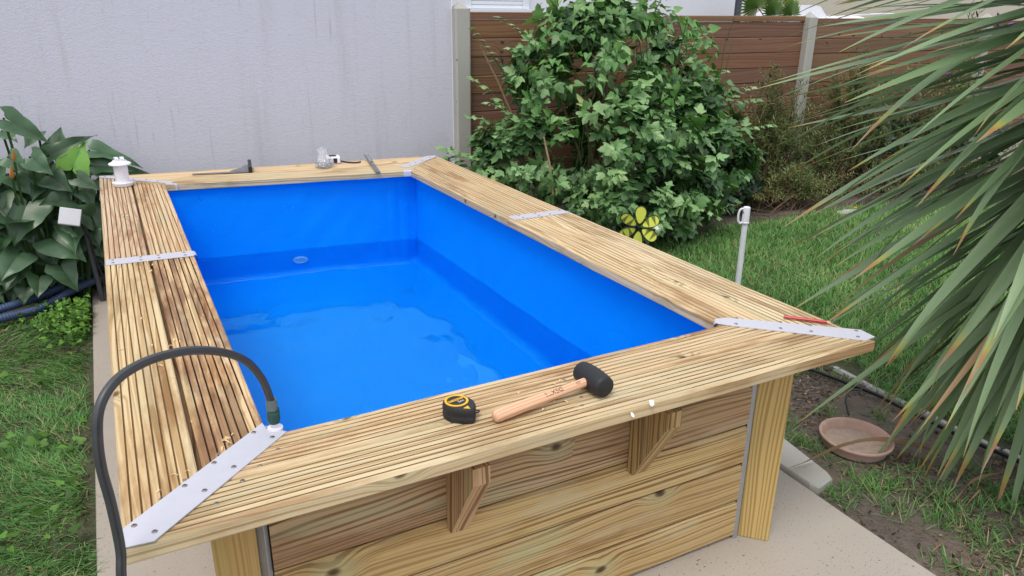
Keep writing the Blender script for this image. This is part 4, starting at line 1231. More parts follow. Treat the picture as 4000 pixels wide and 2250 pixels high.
# ------------------------------------------------------------------ sword-leaved tree at the right
rng = np.random.default_rng(44)
cord = thing("cordyline_tree", (2.90, -0.14, 0.0), "big tree of long drooping grey-green sword leaves at the right edge", "tree")
mb = MB(); mb.tube([(2.90, -.14, -.1), (2.91, -.10, .4), (2.92, 0, .9), (2.93, .09, 1.86)], [.10, .085, .08, .05], 12); obj("trunk", mb, M['bark'], cord, smooth=True)
def sword_mesh(bend, L=1.0, w=.022, fold=.35, twist=0.0, n=12):
    V, uv, T = [], [], []
    x = z = 0.0; a = 0.0
    for q in range(n + 1):
        f = q / n
        hw = w * min(1.0, .45 + 2.2 * f) * (1 - max(0, (f - .45) / .55) ** 1.7) + .0006
        tw = twist * f
        nx_, nz_ = math.sin(a), math.cos(a)
        for s in (-1, 0, 1):
            yy = s * hw * math.cos(tw); lift = abs(s) * hw * fold + s * hw * math.sin(tw)
            V.append((x + nx_ * lift, yy, z + nz_ * lift)); uv.append((f, .5 + .5 * s))
        if q < n:
            a += bend * (f ** 1.3) * 2.3 / n
            x += math.cos(a) * L / n; z -= math.sin(a) * L / n
    for q in range(n):
        for s in (0, 1):
            i0 = q * 3 + s; T += [(i0, i0 + 3, i0 + 4), (i0, i0 + 4, i0 + 1)]
    return np.array(V), np.array(T, np.int32), np.array(uv)
SW = []
for bd in (.05, .18, .35, .55, .8, 1.1):
    V, T, uv = sword_mesh(bd, twist=random.uniform(-.25, .25), fold=random.uniform(.12, .3), w=.024)
    me = bpy.data.meshes.new("leaf"); me.from_pydata(V.tolist(), [], T.tolist())
    l = me.uv_layers.new(name="grain"); l.data.foreach_set("uv", uv[T.ravel()].astype(np.float32).ravel())
    me.polygons.foreach_set("use_smooth", [True] * len(T)); me.materials.append(M['sword'])
    md = me.copy(); md.materials.clear(); md.materials.append(M['sword_dry'])
    SW.append((me, md))
def sword(base, azim, elev, L, bend_i, wscale=1.0, roll=0.0, dry=False):
    o = bpy.data.objects.new("leaf", SW[bend_i][1 if dry else 0])
    d = Vector((math.sin(azim) * math.cos(elev), math.cos(azim) * math.cos(elev), math.sin(elev)))
    up = Vector((0, 0, 1)); y = up.cross(d).normalized(); z = d.cross(y)
    mt = Matrix((d, y, z)).transposed().to_4x4()
    mt = Matrix.Translation(Vector(base) - org(cord)) @ mt @ Matrix.Rotation(roll, 4, 'X') @ Matrix.Diagonal((L, L * wscale, L, 1))
    o.matrix_local = mt; COL.objects.link(o); o.parent = cord
    if dry: o['label'] = "dry brown sword leaf"
for k in range(298):
    f = rng.random() if k < 264 else rng.uniform(.8, 1.0)
    z = 0.84 + 1.02 * f
    base = (2.93 + rng.normal(0, .02), .0 + .10 * f + rng.normal(0, .02), z)
    azm = rng.uniform(0, 2 * math.pi)
    if k < 264 and rng.random() < .80: azm = R(rng.uniform(225, 345))
    el = R(-64 + 68 * f + rng.normal(0, 8)) if k < 264 else R(rng.uniform(10, 85))
    b_ = int(np.clip(rng.normal(.9 + 1.1 * f, .9), 0, 5))
    sword(base, azm, el, rng.uniform(.82, 1.16), b_, rng.uniform(.62, 1.08), rng.normal(0, .25), k % 23 == 0 and f < .45)

# ------------------------------------------------------------------ arum lilies at the left
rng = np.random.default_rng(55)
arum = thing("arum_lily", (-0.28, 3.52, 0.0), "clump of large dark arum leaves by the roughcast wall left of the pool", "plant")
def arum_mesh(seed, curl=.25, wave=.05):
    r = random.Random(seed)
    xs = [(-.20, .20, .34), (-.08, .10, .43), (0.04, .02, .47), (.16, 0, .46), (.30, 0, .42), (.45, 0, .35), (.60, 0, .26), (.74, 0, .165), (.87, 0, .08), (.95, 0, .03), (1.0, 0, .004)]
    V, tint, T = [], [], []
    ph = r.uniform(0, 6)
    fr = (0, .3, .65, 1.0)
    cols = []
    for s in (1, -1):
        grid = []
        for x, y0, y1 in xs:
            row = []
            for f in fr:
                y = y0 + (y1 - y0) * f
                xx = x if x >= 0.04 else x * (0.25 + .75 * f) - (0 if f > .5 else 0)
                z = -curl * max(0, xx) ** 1.8 + .28 * y * (1 - .6 * y) + wave * f * f * math.sin(xx * 9 + ph + s) - (.10 if xx < 0 else 0) * abs(xx) * 3
                row.append(len(V)); V.append((xx, s * y * (1 + .06 * math.sin(xx * 13 + ph * s)), z)); tint.append(.5 + .22 * f * f - .12 * (f == 0) + .10 * math.sin(xx * 28 + f * 2.5))
            grid.append(row)
        for a in range(len(xs) - 1):
            for b in range(3):
                q = (grid[a][b], grid[a + 1][b], grid[a + 1][b + 1], grid[a][b + 1])
                if s < 0: q = q[::-1]
                T += [(q[0], q[1], q[2]), (q[0], q[2], q[3])]
    return np.array(V), np.array(T, np.int32), np.array(tint)
ARM = []
for q, (cu, wv) in enumerate(((.10, .02), (.30, .04), (.5, .05), (.2, .07), (.7, .03))):
    V, T, ti = arum_mesh(q, cu, wv)
    me = bpy.data.meshes.new("leaf"); me.from_pydata(V.tolist(), [], T.tolist())
    a = me.attributes.new("tint", 'FLOAT', 'POINT'); a.data.foreach_set("value", (ti * .75).astype(np.float32))
    me.polygons.foreach_set("use_smooth", [True] * len(T)); me.materials.append(M['arum'])
    mb2 = me.copy(); mb2.attributes["tint"].data.foreach_set("value", np.clip(ti + .42, 0, 1).astype(np.float32))
    ARM.append((me, mb2))
def arum_leaf(b, t, w, mi, bright=False, roll=0.0, ups=.45):
    b, t = Vector(b), Vector(t); w = w * 1.15
    x = t - b; L = x.length; x = x / L
    nrm = ((CAM_POS - b).normalized() * .8 + Vector((0, 0, ups)))
    y = nrm.cross(x).normalized(); z = x.cross(y)
    o = bpy.data.objects.new("leaf", ARM[mi][1 if bright else 0])
    mt = Matrix((x, y, z)).transposed().to_4x4()
    mt = Matrix.Translation(b - org(arum)) @ mt @ Matrix.Rotation(roll, 4, 'X') @ Matrix.Diagonal((L, w / .93, (L + w) / 2, 1))
    o.matrix_local = mt; COL.objects.link(o); o.parent = arum
    if bright: o['label'] = "fresh bright green arum leaf"
    g0 = Vector((org(arum).x + (b.x - org(arum).x) * .55, max(b.y + .06, 3.42), -.03))
    mid = b.lerp(g0, .45) + Vector((0, .03, .05))
    mb = MB(); mb.tube([g0, mid, b + Vector((0, .015, -.015)), b], [.010, .008, .006, .005], 7, cap=False)
    s = obj("stem", mb, M['arum_stem'], arum, smooth=True)
ALL = [(-0.380,3.450,1.023,-0.190,3.400,0.908,0.115),(-0.192,3.550,0.800,-0.148,3.600,0.949,0.131),(-0.222,3.500,0.811,0.019,3.500,0.920,0.087),(-0.127,3.450,0.726,-0.039,3.500,0.883,0.142),
(-0.029,3.650,0.802,0.232,3.600,0.749,0.105),(-0.042,3.600,0.722,0.179,3.550,0.730,0.115),(-0.001,3.600,0.668,0.295,3.600,0.693,0.11),(-0.108,3.400,0.701,-0.008,3.330,0.643,0.081),
(-0.299,3.400,0.827,-0.213,3.330,0.745,0.110),(-0.394,3.400,0.835,-0.335,3.350,0.777,0.096),(-0.345,3.400,0.604,-0.418,3.260,0.469,0.209),(-0.142,3.420,0.580,-0.248,3.300,0.622,0.151),
(-0.069,3.380,0.479,-0.136,3.300,0.550,0.126),(-0.281,3.380,0.398,-0.142,3.250,0.302,0.188),(-0.429,3.380,0.336,-0.485,3.250,0.293,0.150),(-0.263,3.350,0.251,-0.207,3.250,0.156,0.134),
(-0.496,3.350,0.277,-0.513,3.220,0.200,0.109),(-0.435,3.400,0.253,-0.461,3.300,0.189,0.077),(-0.365,3.350,0.199,-0.381,3.250,0.114,0.111),(-0.433,3.330,0.153,-0.457,3.250,0.094,0.089),
(-0.400,3.450,0.470,-0.371,3.360,0.424,0.106),(-0.085,3.400,0.400,-0.061,3.330,0.347,0.083),(-0.091,3.400,0.327,-0.054,3.330,0.271,0.084),(-0.466,3.400,0.640,-0.449,3.300,0.550,0.115),
(-0.491,3.450,0.486,-0.457,3.360,0.411,0.101),(-0.240,3.450,0.719,-0.164,3.360,0.665,0.127),(-0.399,3.450,0.733,-0.337,3.380,0.661,0.114),(-0.255,3.600,0.929,-0.330,3.550,0.853,0.086),
(-0.085,3.450,0.639,-0.059,3.380,0.563,0.109),(-0.416,3.600,0.940,-0.352,3.500,0.908,0.095)]
for k, q in enumerate(ALL):
    b = np.array(q[:3]); t = np.array(q[3:6]); w = q[6]
    L = np.linalg.norm(t - b)
    if L < w * 1.15: t = b + (t - b) / L * w * 1.2
    arum_leaf(b, t, w, (1, 0, 3, 0, 2, 2, 4)[k] if k < 7 else int(rng.integers(0, 4)), k in (3,), rng.normal(0, .12), .6 if k in (0, 4, 5, 6) else .4)
for k in range(105):     # leaves deeper in the clump and beyond the frame
    z = rng.uniform(.06, .74)
    b = np.array([rng.uniform(-1.2, .0) if k % 3 == 0 else rng.uniform(-.58, 0.04), max(rng.uniform(3.44, 3.72), 3.66 - .3 * z if z < .3 else 0), z])
    d = np.array([rng.normal(0, .6), -rng.uniform(.3, .9), rng.uniform(-.9, .2)]); d /= np.linalg.norm(d)
    w = rng.uniform(.12, .20)
    arum_leaf(b, b + d * w * rng.uniform(1.25, 1.6), w, int(rng.integers(0, 5)), False, rng.normal(0, .3))
for (x, y, z, s) in ((-0.365, 3.35, 0.845, .7), (-0.39, 3.35, 0.76, .8)):
    mb = MB(); mb.lathe((x, y, z - .035 * s), [(.006, 0), (.014 * s, .012 * s), (.017 * s, .03 * s), (.010 * s, .055 * s), (.004, .085 * s)], 9, (.12, -.2, 1), 1, .7)
    fl = obj("withered_flower", mb, M['orange_spadix'], arum, smooth=True)
    mb = MB(); mb.tube([(x - .02, y + .1, .0), (x - .01, y + .04, z * .6), (x, y, z - .03)], .006, 6); obj("stem", mb, M['arum_stem'], arum, smooth=True)

# ------------------------------------------------------------------ junction box on its conduit post
jb = thing("junction_box", (-0.13, 3.33, 0.0), "pale grey plastic junction box on a thin post among the arum leaves", "electrical box")
mb = MB()
c = Vector((-0.165, 3.30, 0.512)); ax = Vector((.95, -.12, -.22)).normalized(); nn = Vector((-.05, -.93, .36)).normalized(); ay = nn.cross(ax).normalized(); nn = ax.cross(ay)
mb.plank(c - ax * .048, c + ax * .048, ay, nn, .085, .05, .006)
obj("case", mb, M['grey_box'], jb)
mb = MB(); mb.plank(c - ax * .050 + nn * .027, c + ax * .050 + nn * .027, ay, nn, .090, .012, .004); obj("cover", mb, M['grey_box'], jb)
mb = MB(); mb.tube([(-0.112, 3.36, .47), (-0.108, 3.36, .30), (-0.09, 3.37, -.03)], .013, 9); obj("conduit", mb, simple("dark_conduit", lin('4a4a50'), .5), jb, smooth=True)
mb = MB(); mb.tube([(-0.13, 3.345, .47), (-0.095, 3.335, .36), (-0.085, 3.33, .25), (-0.06, 3.34, .1), (-.07, 3.33, -.02)], .005, 7); obj("cable", mb, M['black_plastic'], jb, smooth=True)

# ------------------------------------------------------------------ blue corrugated pool hoses
def spline(pts, n):
    P = [Vector(p) for p in pts]; P = [P[0] * 2 - P[1]] + P + [P[-1] * 2 - P[-2]]
    out = []
    for s in range(len(P) - 3):
        p0, p1, p2, p3 = P[s:s + 4]
        for k in range(n):
            t = k / n
            out.append(.5 * ((2 * p1) + (p2 - p0) * t + (2 * p0 - 5 * p1 + 4 * p2 - p3) * t * t + (3 * p1 - p0 - 3 * p2 + p3) * t ** 3))
    out.append(P[-2]); return out
for pts, lab in (([(-1.3, 3.12, .03), (-.9, 3.2, .04), (-.568, 3.30, .060), (-.40, 3.38, .072), (-.191, 3.48, .112), (-.057, 3.55, .165), (.08, 3.60, .20), (.16, 3.45, .22)], "ribbed blue pool hose lying nearer the wall, upper of the two"),
                 ([(-1.3, 2.98, .02), (-.9, 3.1, .025), (-.566, 3.22, .034), (-.39, 3.30, .035), (-.195, 3.42, .085), (-.068, 3.47, .105), (.06, 3.48, .14), (.16, 3.38, .16)], "ribbed blue pool hose crossing the grass, lower of the two")):
    P = spline(pts, 48)
    L = 0; rad = []
    for q, p in enumerate(P):
        if q: L += (p - P[q - 1]).length
        rad.append(.0225 + .0016 * math.sin(q * math.pi * 2 / 3.0))
    mb = MB(); mb.tube(P, rad, 14); tag(obj("corrugated_hose", mb, M['blue_hose'], smooth='all'), lab, "hose", "blue pool hoses by the arum clump")

# ------------------------------------------------------------------ garden hose filling the pool
gh = thing("garden_hose", (-0.03, -0.05, 0.0), "dark grey garden hose arching over the front left pool corner into the water", "hose")
pts = [(0.02, -.42, .012), (-.02, -.22, .05), (-.032, -.085, .30), (-.022, -.058, .56), (-.006, -.046, .694), (0, -.037, .74), (0, -.034, .825), (-.003, -.033, .893), (0, -.027, .947), (.009, -.017, .988), (.028, .003, 1.012), (.056, .031, 1.022),
       (.1, .074, 1.018), (.159, .13, .996), (.217, .185, .957), (.263, .23, .908), (.293, .259, .847), (.308, .277, .785)]
mb = MB(); mb.tube(spline(pts, 8), .0082, 12); obj("tube", mb, M['hose'], gh, smooth=True)
mb = MB(); mb.lathe((.309, .278, .787), [(.0085, 0), (.0115, .001), (.0125, -.010), (.0115, -.022), (.0115, -.024)], 16, (.04, .05, 1)); obj("connector_collar", mb, M['grey_conn'], gh, smooth=40)
mb = MB(); mb.lathe((.3105, .2795, .766), [(.0118, 0), (.0135, -.003), (.0135, -.006), (.0125, -.008), (.0138, -.010), (.014, -.028), (.0115, -.036), (.007, -.037)], 16, (.04, .05, 1)); obj("connector", mb, M['green_conn'], gh, smooth=40)
mb = MB(); mb.lathe((.3115, .281, .732), [(.0065, .002), (.0075, -.008), (.0075, -.012), (.0165, -.014), (.0165, -.019), (.012, -.022), (.0125, -.040), (.008, -.050), (.0, -.050)], 18, (.04, .05, 1)); obj("nozzle", mb, M['white_plastic'], gh, smooth=40)

# ------------------------------------------------------------------ tools on the near rim
mal = thing("rubber_mallet", (1.03, .125, H), "rubber mallet with black head and pale wooden handle on the near rim", "mallet")
hc = Vector((1.034, .124, H + .0295)); hax = Vector((.03, -1, 0)).normalized()
mb = MB(); mb.lathe(hc - hax * .052, [(0, 0), (.0225, 0.0), (.0255, .003), (.0272, .012), (.0292, .035), (.0298, .052), (.0292, .069), (.0272, .092), (.0255, .101), (.0225, .104), (0, .104)], 32, hax); obj("head", mb, M['black_rubber'], mal, smooth=50)
h0 = Vector((.750, .092, H + .0148)); h1 = hc - Vector((.018, .004, 0)); d = (h1 - h0); L = d.length; d.normalize()
mb = MB(); mb.lathe(h0, [(0, 0), (.0090, 0.0), (.0135, .004), (.0146, .012), (.0148, .04), (.0138, .10), (.0122, .16), (.0112, .21), (.0112, L)], 24, d, 1.0, 1.0); obj("handle", mb, M['handle_wood'], mal, smooth=50)
def lettering(s, size, c, xdir, ydir, mat, parent, name, wrap=None):
    V, T = text_tris(s, size)
    xd = Vector(xdir).normalized(); yd = Vector(ydir); yd = (yd - xd * yd.dot(xd)).normalized(); zd = xd.cross(yd)
    out = []
    for x, y in V:
        if wrap:
            a = y / wrap; p = Vector(c) + xd * x + yd * (math.sin(a) * wrap) + zd * ((math.cos(a) - 1) * wrap)
        else: p = Vector(c) + xd * x + yd * y
        out.append(tuple(p))
    return mesh_np(name, np.array(out), T, mat, parent)
side = Vector((0, 0, 1)).cross(d)
up = (Vector((0, 0, 1)) * .90 - side * .42).normalized(); up = (up - d * up.dot(d)).normalized()
lettering("DEXTER", .017, h0 + d * .158 + up * .0128, -d, up.cross(-d), M['black_print'], mal, "lettering", .0123)
lettering("CE", .010, h0 + d * .235 + up * .0117, -d, up.cross(-d), M['black_print'], mal, "lettering", .0112)

tm = thing("tape_measure", (.69, .15, H), "black tape measure with yellow ring label lying beside the mallet handle", "tape measure")
tc = Vector((.693, .153, H)); ta_ = R(-28)
def loc2(x, y, z=0): return (tc.x + x * math.cos(ta_) - y * math.sin(ta_), tc.y + x * math.sin(ta_) + y * math.cos(ta_), tc.z + z)
out_ = []
for q in range(15):
    a = R(60 + 190 * q / 14); out_.append((math.cos(a) * .034 - .004, math.sin(a) * .034 + .003))
out_ += [(-.014, -.031), (.012, -.036), (.034, -.034), (.0385, -.028), (.0385, -.004), (.034, .010), (.020, .026)]
def ring_prism(mb, poly, levels):
    """stack of scaled outlines: (scale, z)"""
    n = len(poly); vs = []
    for s, z in levels: vs += [loc2(x * s, y * s, z) for x, y in poly]
    fs = [(l * n + q, l * n + (q + 1) % n, (l + 1) * n + (q + 1) % n, (l + 1) * n + q) for l in range(len(levels) - 1) for q in range(n)]
    fs += [tuple(range(n))[::-1], tuple((len(levels) - 1) * n + q for q in range(n))]
    mb.add(vs, fs)
mb = MB(); ring_prism(mb, out_, [(.93, .0005), (.98, .003), (1.0, .007), (1.0, .013), (.975, .015), (.975, .019), (1.0, .021), (1.0, .029), (.97, .034), (.90, .0375)]); obj("case", mb, M['black_rubber'], tm, smooth=35)
ring = [(math.cos(2 * math.pi * q / 28), math.sin(2 * math.pi * q / 28)) for q in range(28)]
cxl, cyl = -.006, .004
mb = MB(); mb.add([loc2(cxl + x * .0275, cyl + y * .0275, .0379) for x, y in ring] + [loc2(cxl + x * .0272, cyl + y * .0272, .0392) for x, y in ring] + [loc2(cxl + x * .0225, cyl + y * .0225, .0394) for x, y in ring] + [loc2(cxl + x * .0215, cyl + y * .0215, .0385) for x, y in ring],
       [(l * 28 + q, l * 28 + (q + 1) % 28, (l + 1) * 28 + (q + 1) % 28, (l + 1) * 28 + q) for l in range(3) for q in range(28)]); obj("ring", mb, M['yellow'], tm, smooth=40)
mb = MB(); mb.add([loc2(cxl + x * .0217, cyl + y * .0217, .0387) for x, y in ring], [tuple(range(28))]); obj("label_disc", mb, M['black_plastic'], tm)
xd = Vector(loc2(1, 0)) - Vector(loc2(0, 0)); yd = Vector(loc2(0, 1)) - Vector(loc2(0, 0))
rot = Matrix.Rotation(R(40), 3, 'Z'); xt = rot @ xd; yt = rot @ yd
mb = MB(); ctr_ = Vector(loc2(cxl, cyl, .0390))
mb.add([ctr_ + xt * x + yt * y for x, y in ((-.019, -.0005), (.019, -.0005), (.019, .0075), (-.019, .0075))], [(0, 1, 2, 3)]); obj("band", mb, M['yellow'], tm)
lettering("STANLEY", .0085, ctr_ + yt * .0036 + Vector((0, 0, .0003)), xt, yt, M['black_plastic'], tm, "lettering")
lettering("5m", .0125, ctr_ - yt * .0085 + xt * .006 + Vector((0, 0, .0002)), xt, yt, M['white_print'], tm, "lettering")
mb = MB(); tri_ = [(.012, -.030), (.027, -.031), (.021, -.018)]
mb.add([loc2(x, y, .0372) for x, y in tri_] + [loc2(x, y, .0386) for x, y in tri_], [(3, 4, 5), (0, 1, 4, 3), (1, 2, 5, 4), (2, 0, 3, 5)]); obj("lock_button", mb, M['yellow'], tm)
mb = MB(); mb.tube([loc2(.036, -.004, .012), loc2(.044, -.001, .012), loc2(.046, .004, .013), loc2(.041, .007, .013), loc2(.036, .006, .013)], .0018, 6); obj("strap_loop", mb, M['black_plastic'], tm, smooth=True)

pc = thing("pencil", (1.84, .196, H), "flat red carpenter pencil lying on the grooved right rim beside the metal corner plate", "pencil")
a = Vector((1.797, .244, H + .0075)); b = Vector((1.881, .156, H + .0075)); d = (b - a).normalized()
mb = MB(); mb.plank(a, b, d.cross(Vector((0, 0, 1))), (0, 0, 1), .011, .007, .002); obj("body", mb, M['red'], pc)
mb = MB(); mb.lathe(b, [(.0048, 0), (.0035, .004), (.0012, .010), (0, .012)], 8, d, 1, .8); obj("tip", mb, M['pencil_tip'], pc)

# ------------------------------------------------------------------ things on the far rim
vc = thing("wall_fitting", (.109, 3.03, H), "white flanged plastic spool-shaped fitting standing on the far left rim corner", "plastic fitting")
mb = MB(); mb.lathe((.109, 3.03, H + .002), [(0, 0), (.042, 0), (.0465, .006), (.049, .014), (.050, .016), (.050, .019), (.032, .020), (.0325, .022), (.0325, .070), (.033, .075), (.033, .105), (.034, .106), (.050, .107), (.0525, .111), (.051, .115), (.044, .119), (.036, .122), (.032, .128), (.018, .129), (0, .129)], 32); obj("body", mb, M['white_plastic'], vc, smooth=35)
mb = MB()
for s in (-1, 1):
    mb.box((.109 + s * .0125, 3.03, H + .138), .016, .040, .016, .004, 0.15)
obj("grip", mb, M['white_plastic'], vc)

sq = thing("try_square", (.70, 3.16, H), "flat steel try square with black stock lying on the far rim", "square")
zt = H + .0065
mb = MB()
bl = [(.448, 3.148), (.735, 3.088), (.742, 3.118), (.452, 3.172)]
mb.prism(bl, zt - .002, zt, 0)
obj("blade", mb, M['steel'], sq)
mb = MB(); mb.prism([(.640, 3.138), (.735, 3.118), (.772, 3.285), (.745, 3.283), (.715, 3.215), (.66, 3.17)], zt + .0004, zt + .0022, 0); obj("gusset", mb, M['steel'], sq)
mb = MB(); d = Vector((.76 - .733, 3.30 - 3.085, 0)).normalized()
mb.plank((.742, 3.086, H + .017), (.775, 3.31, H + .017), d.cross(Vector((0, 0, 1))), (0, 0, 1), .020, .032, .003); obj("stock", mb, M['black_plastic'], sq)

ru = thing("metal_straightedge", (1.41, 3.06, H), "grey metal straightedge lying crosswise on the far rim near the right corner", "straightedge")
a = Vector((1.452, 3.265, H + .016)); b = Vector((1.372, 2.79, H + .004)); d = (b - a).normalized(); s = d.cross(Vector((0, 0, 1))).normalized()
mb = MB(); mb.plank(a, b, s, Vector(s).cross(d), .028, .003, .0006); obj("blade", mb, M['steel'], ru)
mb = MB(); mb.plank(a + Vector((0, 0, .004)), a.lerp(b, .62) + Vector((0, 0, .004)), s, Vector(s).cross(d), .012, .004, .0008); obj("slide", mb, M['zinc'], ru)
mb = MB(); mb.lathe(a.lerp(b, .52) + Vector((0, 0, .006)), [(.008, 0), (.008, .006), (.005, .008), (0, .008)], 12); obj("knob", mb, M['screw'], ru, smooth=40)

bg = thing("bag_of_screws", (1.15, 3.05, H), "clear plastic bag half full of metal screws on the far rim", "bag")
mb = MB()
n = 18; vs = []; lv = [(0.0, .9), (.012, 1.05), (.03, .95), (.05, .75), (.072, .6), (.095, .58), (.108, .62)]
for z, s in lv:
    for q in range(n):
        t = 2 * math.pi * q / n
        rr = s * (1 + .14 * math.sin(3 * t + z * 60) + .08 * math.sin(7 * t - z * 90))
        vs.append((1.145 + math.cos(t) * .052 * rr + .03 * z, 3.06 + math.sin(t) * (.042 - .22 * z) * rr + .25 * z, H + .001 + z + .006 * math.sin(5 * t) * (z > .09)))
mb.add(vs, [(l * n + q, l * n + (q + 1) % n, (l + 1) * n + (q + 1) % n, (l + 1) * n + q) for l in range(len(lv) - 1) for q in range(n)] + [tuple(range(n))[::-1]])
obj("bag_film", mb, M['bag'], bg, smooth='all')
mb = MB(); r = random.Random(9)
for k in range(46):
    c = Vector((1.145 + r.uniform(-.034, .034), 3.06 + r.uniform(-.024, .024), H + .008 + r.uniform(0, .026))); a = r.uniform(0, 6.3); dd = Vector((math.cos(a), math.sin(a), r.uniform(-.3, .4))).normalized() * .02
    mb.tube([c - dd, c + dd * .9, c + dd], [.0014, .0022, .005], 5)
obj("loose_screws", mb, M['zinc'], bg)['kind'] = 'stuff'

wt_ = thing("small_tape_measure", (1.225, 3.17, H), "small white tape measure with black wrist strap beside the screw bag", "tape measure")
mb = MB(); mb.box((1.222, 3.165, H + .023), .074, .075, .042, .008, -.15); obj("case", mb, M['white_plastic'], wt_)
mb = MB(); mb.box((1.226, 3.1265, H + .022), .022, .003, .028, .001, -.15); obj("window", mb, M['black_plastic'], wt_)
mb = MB(); mb.box((1.248, 3.14, H + .022), .016, .024, .025, .001, -.15 + 1.57); obj("label", mb, M['zinc'], wt_)
mb = MB(); mb.box((1.222, 3.165, H + .0443), .04, .05, .002, .0005, -.15); obj("button", mb, M['black_plastic'], wt_)
mb = MB(); mb.box((1.19, 3.126, H + .026), .010, .004, .018, .001, -.3); obj("mark", mb, M['red'], wt_)
mb = MB(); mb.tube(spline([(1.258, 3.185, H + .02), (1.275, 3.165, H + .008), (1.305, 3.125, H + .006), (1.34, 3.10, H + .006), (1.372, 3.113, H + .006)], 6), .0042, 8); obj("strap", mb, M['black_plastic'], wt_, smooth=True)

# wood shavings and white paint chips on the rim
mb = MB(); r = random.Random(12)
for k in range(46):
    if k < 26: x, y = r.uniform(.02, .27), r.choice([r.uniform(.25, .9), r.uniform(1.5, 1.64), r.uniform(1.5, 2.6), r.uniform(.8, 1.2)])
    elif k < 36: t = r.random(); x, y = .04 + .22 * t + r.uniform(-.02, .02), .11 + .2 * t + r.uniform(0, .03)
    else: x, y = r.uniform(.85, 1.05), r.uniform(.05, .2)
    a = r.uniform(0, 3.14); L = r.uniform(.003, .008); w = r.uniform(.001, .0022)
    c = Vector((x, y, H + .002)); d = Vector((math.cos(a), math.sin(a), 0)); s = Vector((-d.y, d.x, 0))
    mb.add([c - d * L - s * w, c - d * L + s * w, c + s * w + Vector((0, 0, .004)), c - s * w + Vector((0, 0, .004)), c + d * L - s * w, c + d * L + s * w], [(0, 1, 2, 3), (3, 2, 5, 4)])
tag(obj("wood_shavings", mb, M['shaving']), "small pale wood shavings scattered on the left rim", "shavings", kind='stuff')
for (x, y, z, lab) in ((1.119, .002, H + .002, "white scrap of paper stuck on the near rim's front edge"), (1.062, -.002, H - .012, "tiny white chip on the front edge left of the paper scrap")):
    mb = MB(); s = .8 if z > H else .45
    mb.add([(x - .010 * s, y - .004, z), (x + .004 * s, y - .007, z - .001), (x + .010 * s, y + .004, z + .006 * s), (x - .003 * s, y + .006, z + .009 * s), (x - .004 * s, y - .006, z - .007 * s)], [(0, 1, 2, 3), (0, 4, 1)])
    tag(obj("paper_scrap", mb, M['chip_paper']), lab, "scrap")

# ------------------------------------------------------------------ garden things at the right
wm = thing("garden_windmill", (2.94, 2.52, 0.0), "lime green flower windmill with six petals on a black stick", "windmill")
c = Vector((2.936, 2.45, .292)); n_ = (CAM_POS - c); n_.z *= .25; n_ = (n_.normalized() + Vector((.12, 0, 0))).normalized()
sx_ = Vector((0, 0, 1)).cross(n_).normalized(); sz_ = n_.cross(sx_)
for k in range(6):
    a = R(4 + 60 * k); dd = sx_ * math.sin(a) + sz_ * math.cos(a); ss = dd.cross(n_)
    pitch = .25
    sw_ = ss * math.cos(pitch) + n_ * math.sin(pitch)
    outl = []
    for q in range(20):
        t = 2 * math.pi * q / 20
        rr = .5 - .5 * math.cos(t)
        outl.append((.022 + .112 * rr, .041 * math.sin(t) * (.55 + .55 * rr)))
    mb = MB(); mb.add([c + dd * x + sw_ * y for x, y in outl] + [c + dd * .085], [(q, (q + 1) % 20, 20) for q in range(20)])
    pet = obj("petal", mb, M['lime'], wm)
    mb = MB(); mb.tube([c + dd * x + sw_ * y + n_ * .0005 for x, y in outl + outl[:1]], .0027, 6, cap=False); obj("rim", mb, M['black_plastic'], pet, smooth=True)
    if k % 3:
        for (x0, x1) in ((.05, .072), (.092, .114)):
            mb = MB(); mb.add([c + dd * x0 - sw_ * .033 + n_ * .0012, c + dd * (x1 + .006) - sw_ * .033 + n_ * .0012, c + dd * (x0 + .008) + sw_ * .032 + n_ * .0012], [(0, 1, 2)]); obj("panel", mb, M['olive'], pet)
    if k == 1:
        mb = MB(); q0 = c + dd * .085 + sw_ * .034 + n_ * .002
        mb.add([q0, q0 + dd * .022, q0 + dd * .026 + sw_ * .024, q0 + dd * .006 + sw_ * .026], [(0, 1, 2, 3)]); obj("cloth_label", mb, M['white_plastic'], pet)
mb = MB(); mb.lathe(c - n_ * .008, [(.010, 0), (.011, .012), (.006, .02), (0, .021)], 12, n_); obj("hub", mb, M['black_plastic'], wm, smooth=40)
mb = MB(); mb.tube([c - n_ * .015, c - n_ * .018 - Vector((0, 0, .05)), c - n_ * .018 - Vector((0, 0, .34))], .006, 8); obj("stick", mb, M['black_plastic'], wm, smooth=True)

pp = thing("tube_post", (3.25, 1.875, 0.0), "white plastic tube standing in the lawn with a hooked white cap", "tube post")
mb = MB(); mb.tube([(3.25, 1.875, -.1), (3.25, 1.875, .46)], .0165, 16); obj("tube", mb, simple("dull_white_tube", lin('dcdfe6'), .45), pp, smooth=40)
mb = MB(); mb.lathe((3.25, 1.875, .425), [(.019, 0), (.0225, .001), (.0225, .008), (.0205, .010), (.0205, .088), (.0195, .094), (.016, .096), (0, .094)], 20); cap_ = obj("cap", mb, M['white_plastic'], pp, smooth=35)
left = -(CAM_R); left.z = 0; left.normalize()
b0 = Vector((3.25, 1.875, 0))
mb = MB(); mb.tube(spline([b0 + left * .015 + Vector((0, 0, .510)), b0 + left * .034 + Vector((0, 0, .506)), b0 + left * .043 + Vector((0, 0, .478)), b0 + left * .041 + Vector((0, 0, .440)), b0 + left * .030 + Vector((0, 0, .424)), b0 + left * .02 + Vector((0, 0, .428))], 5), .0062, 8); obj("hook", mb, M['white_plastic'], cap_, smooth=True)
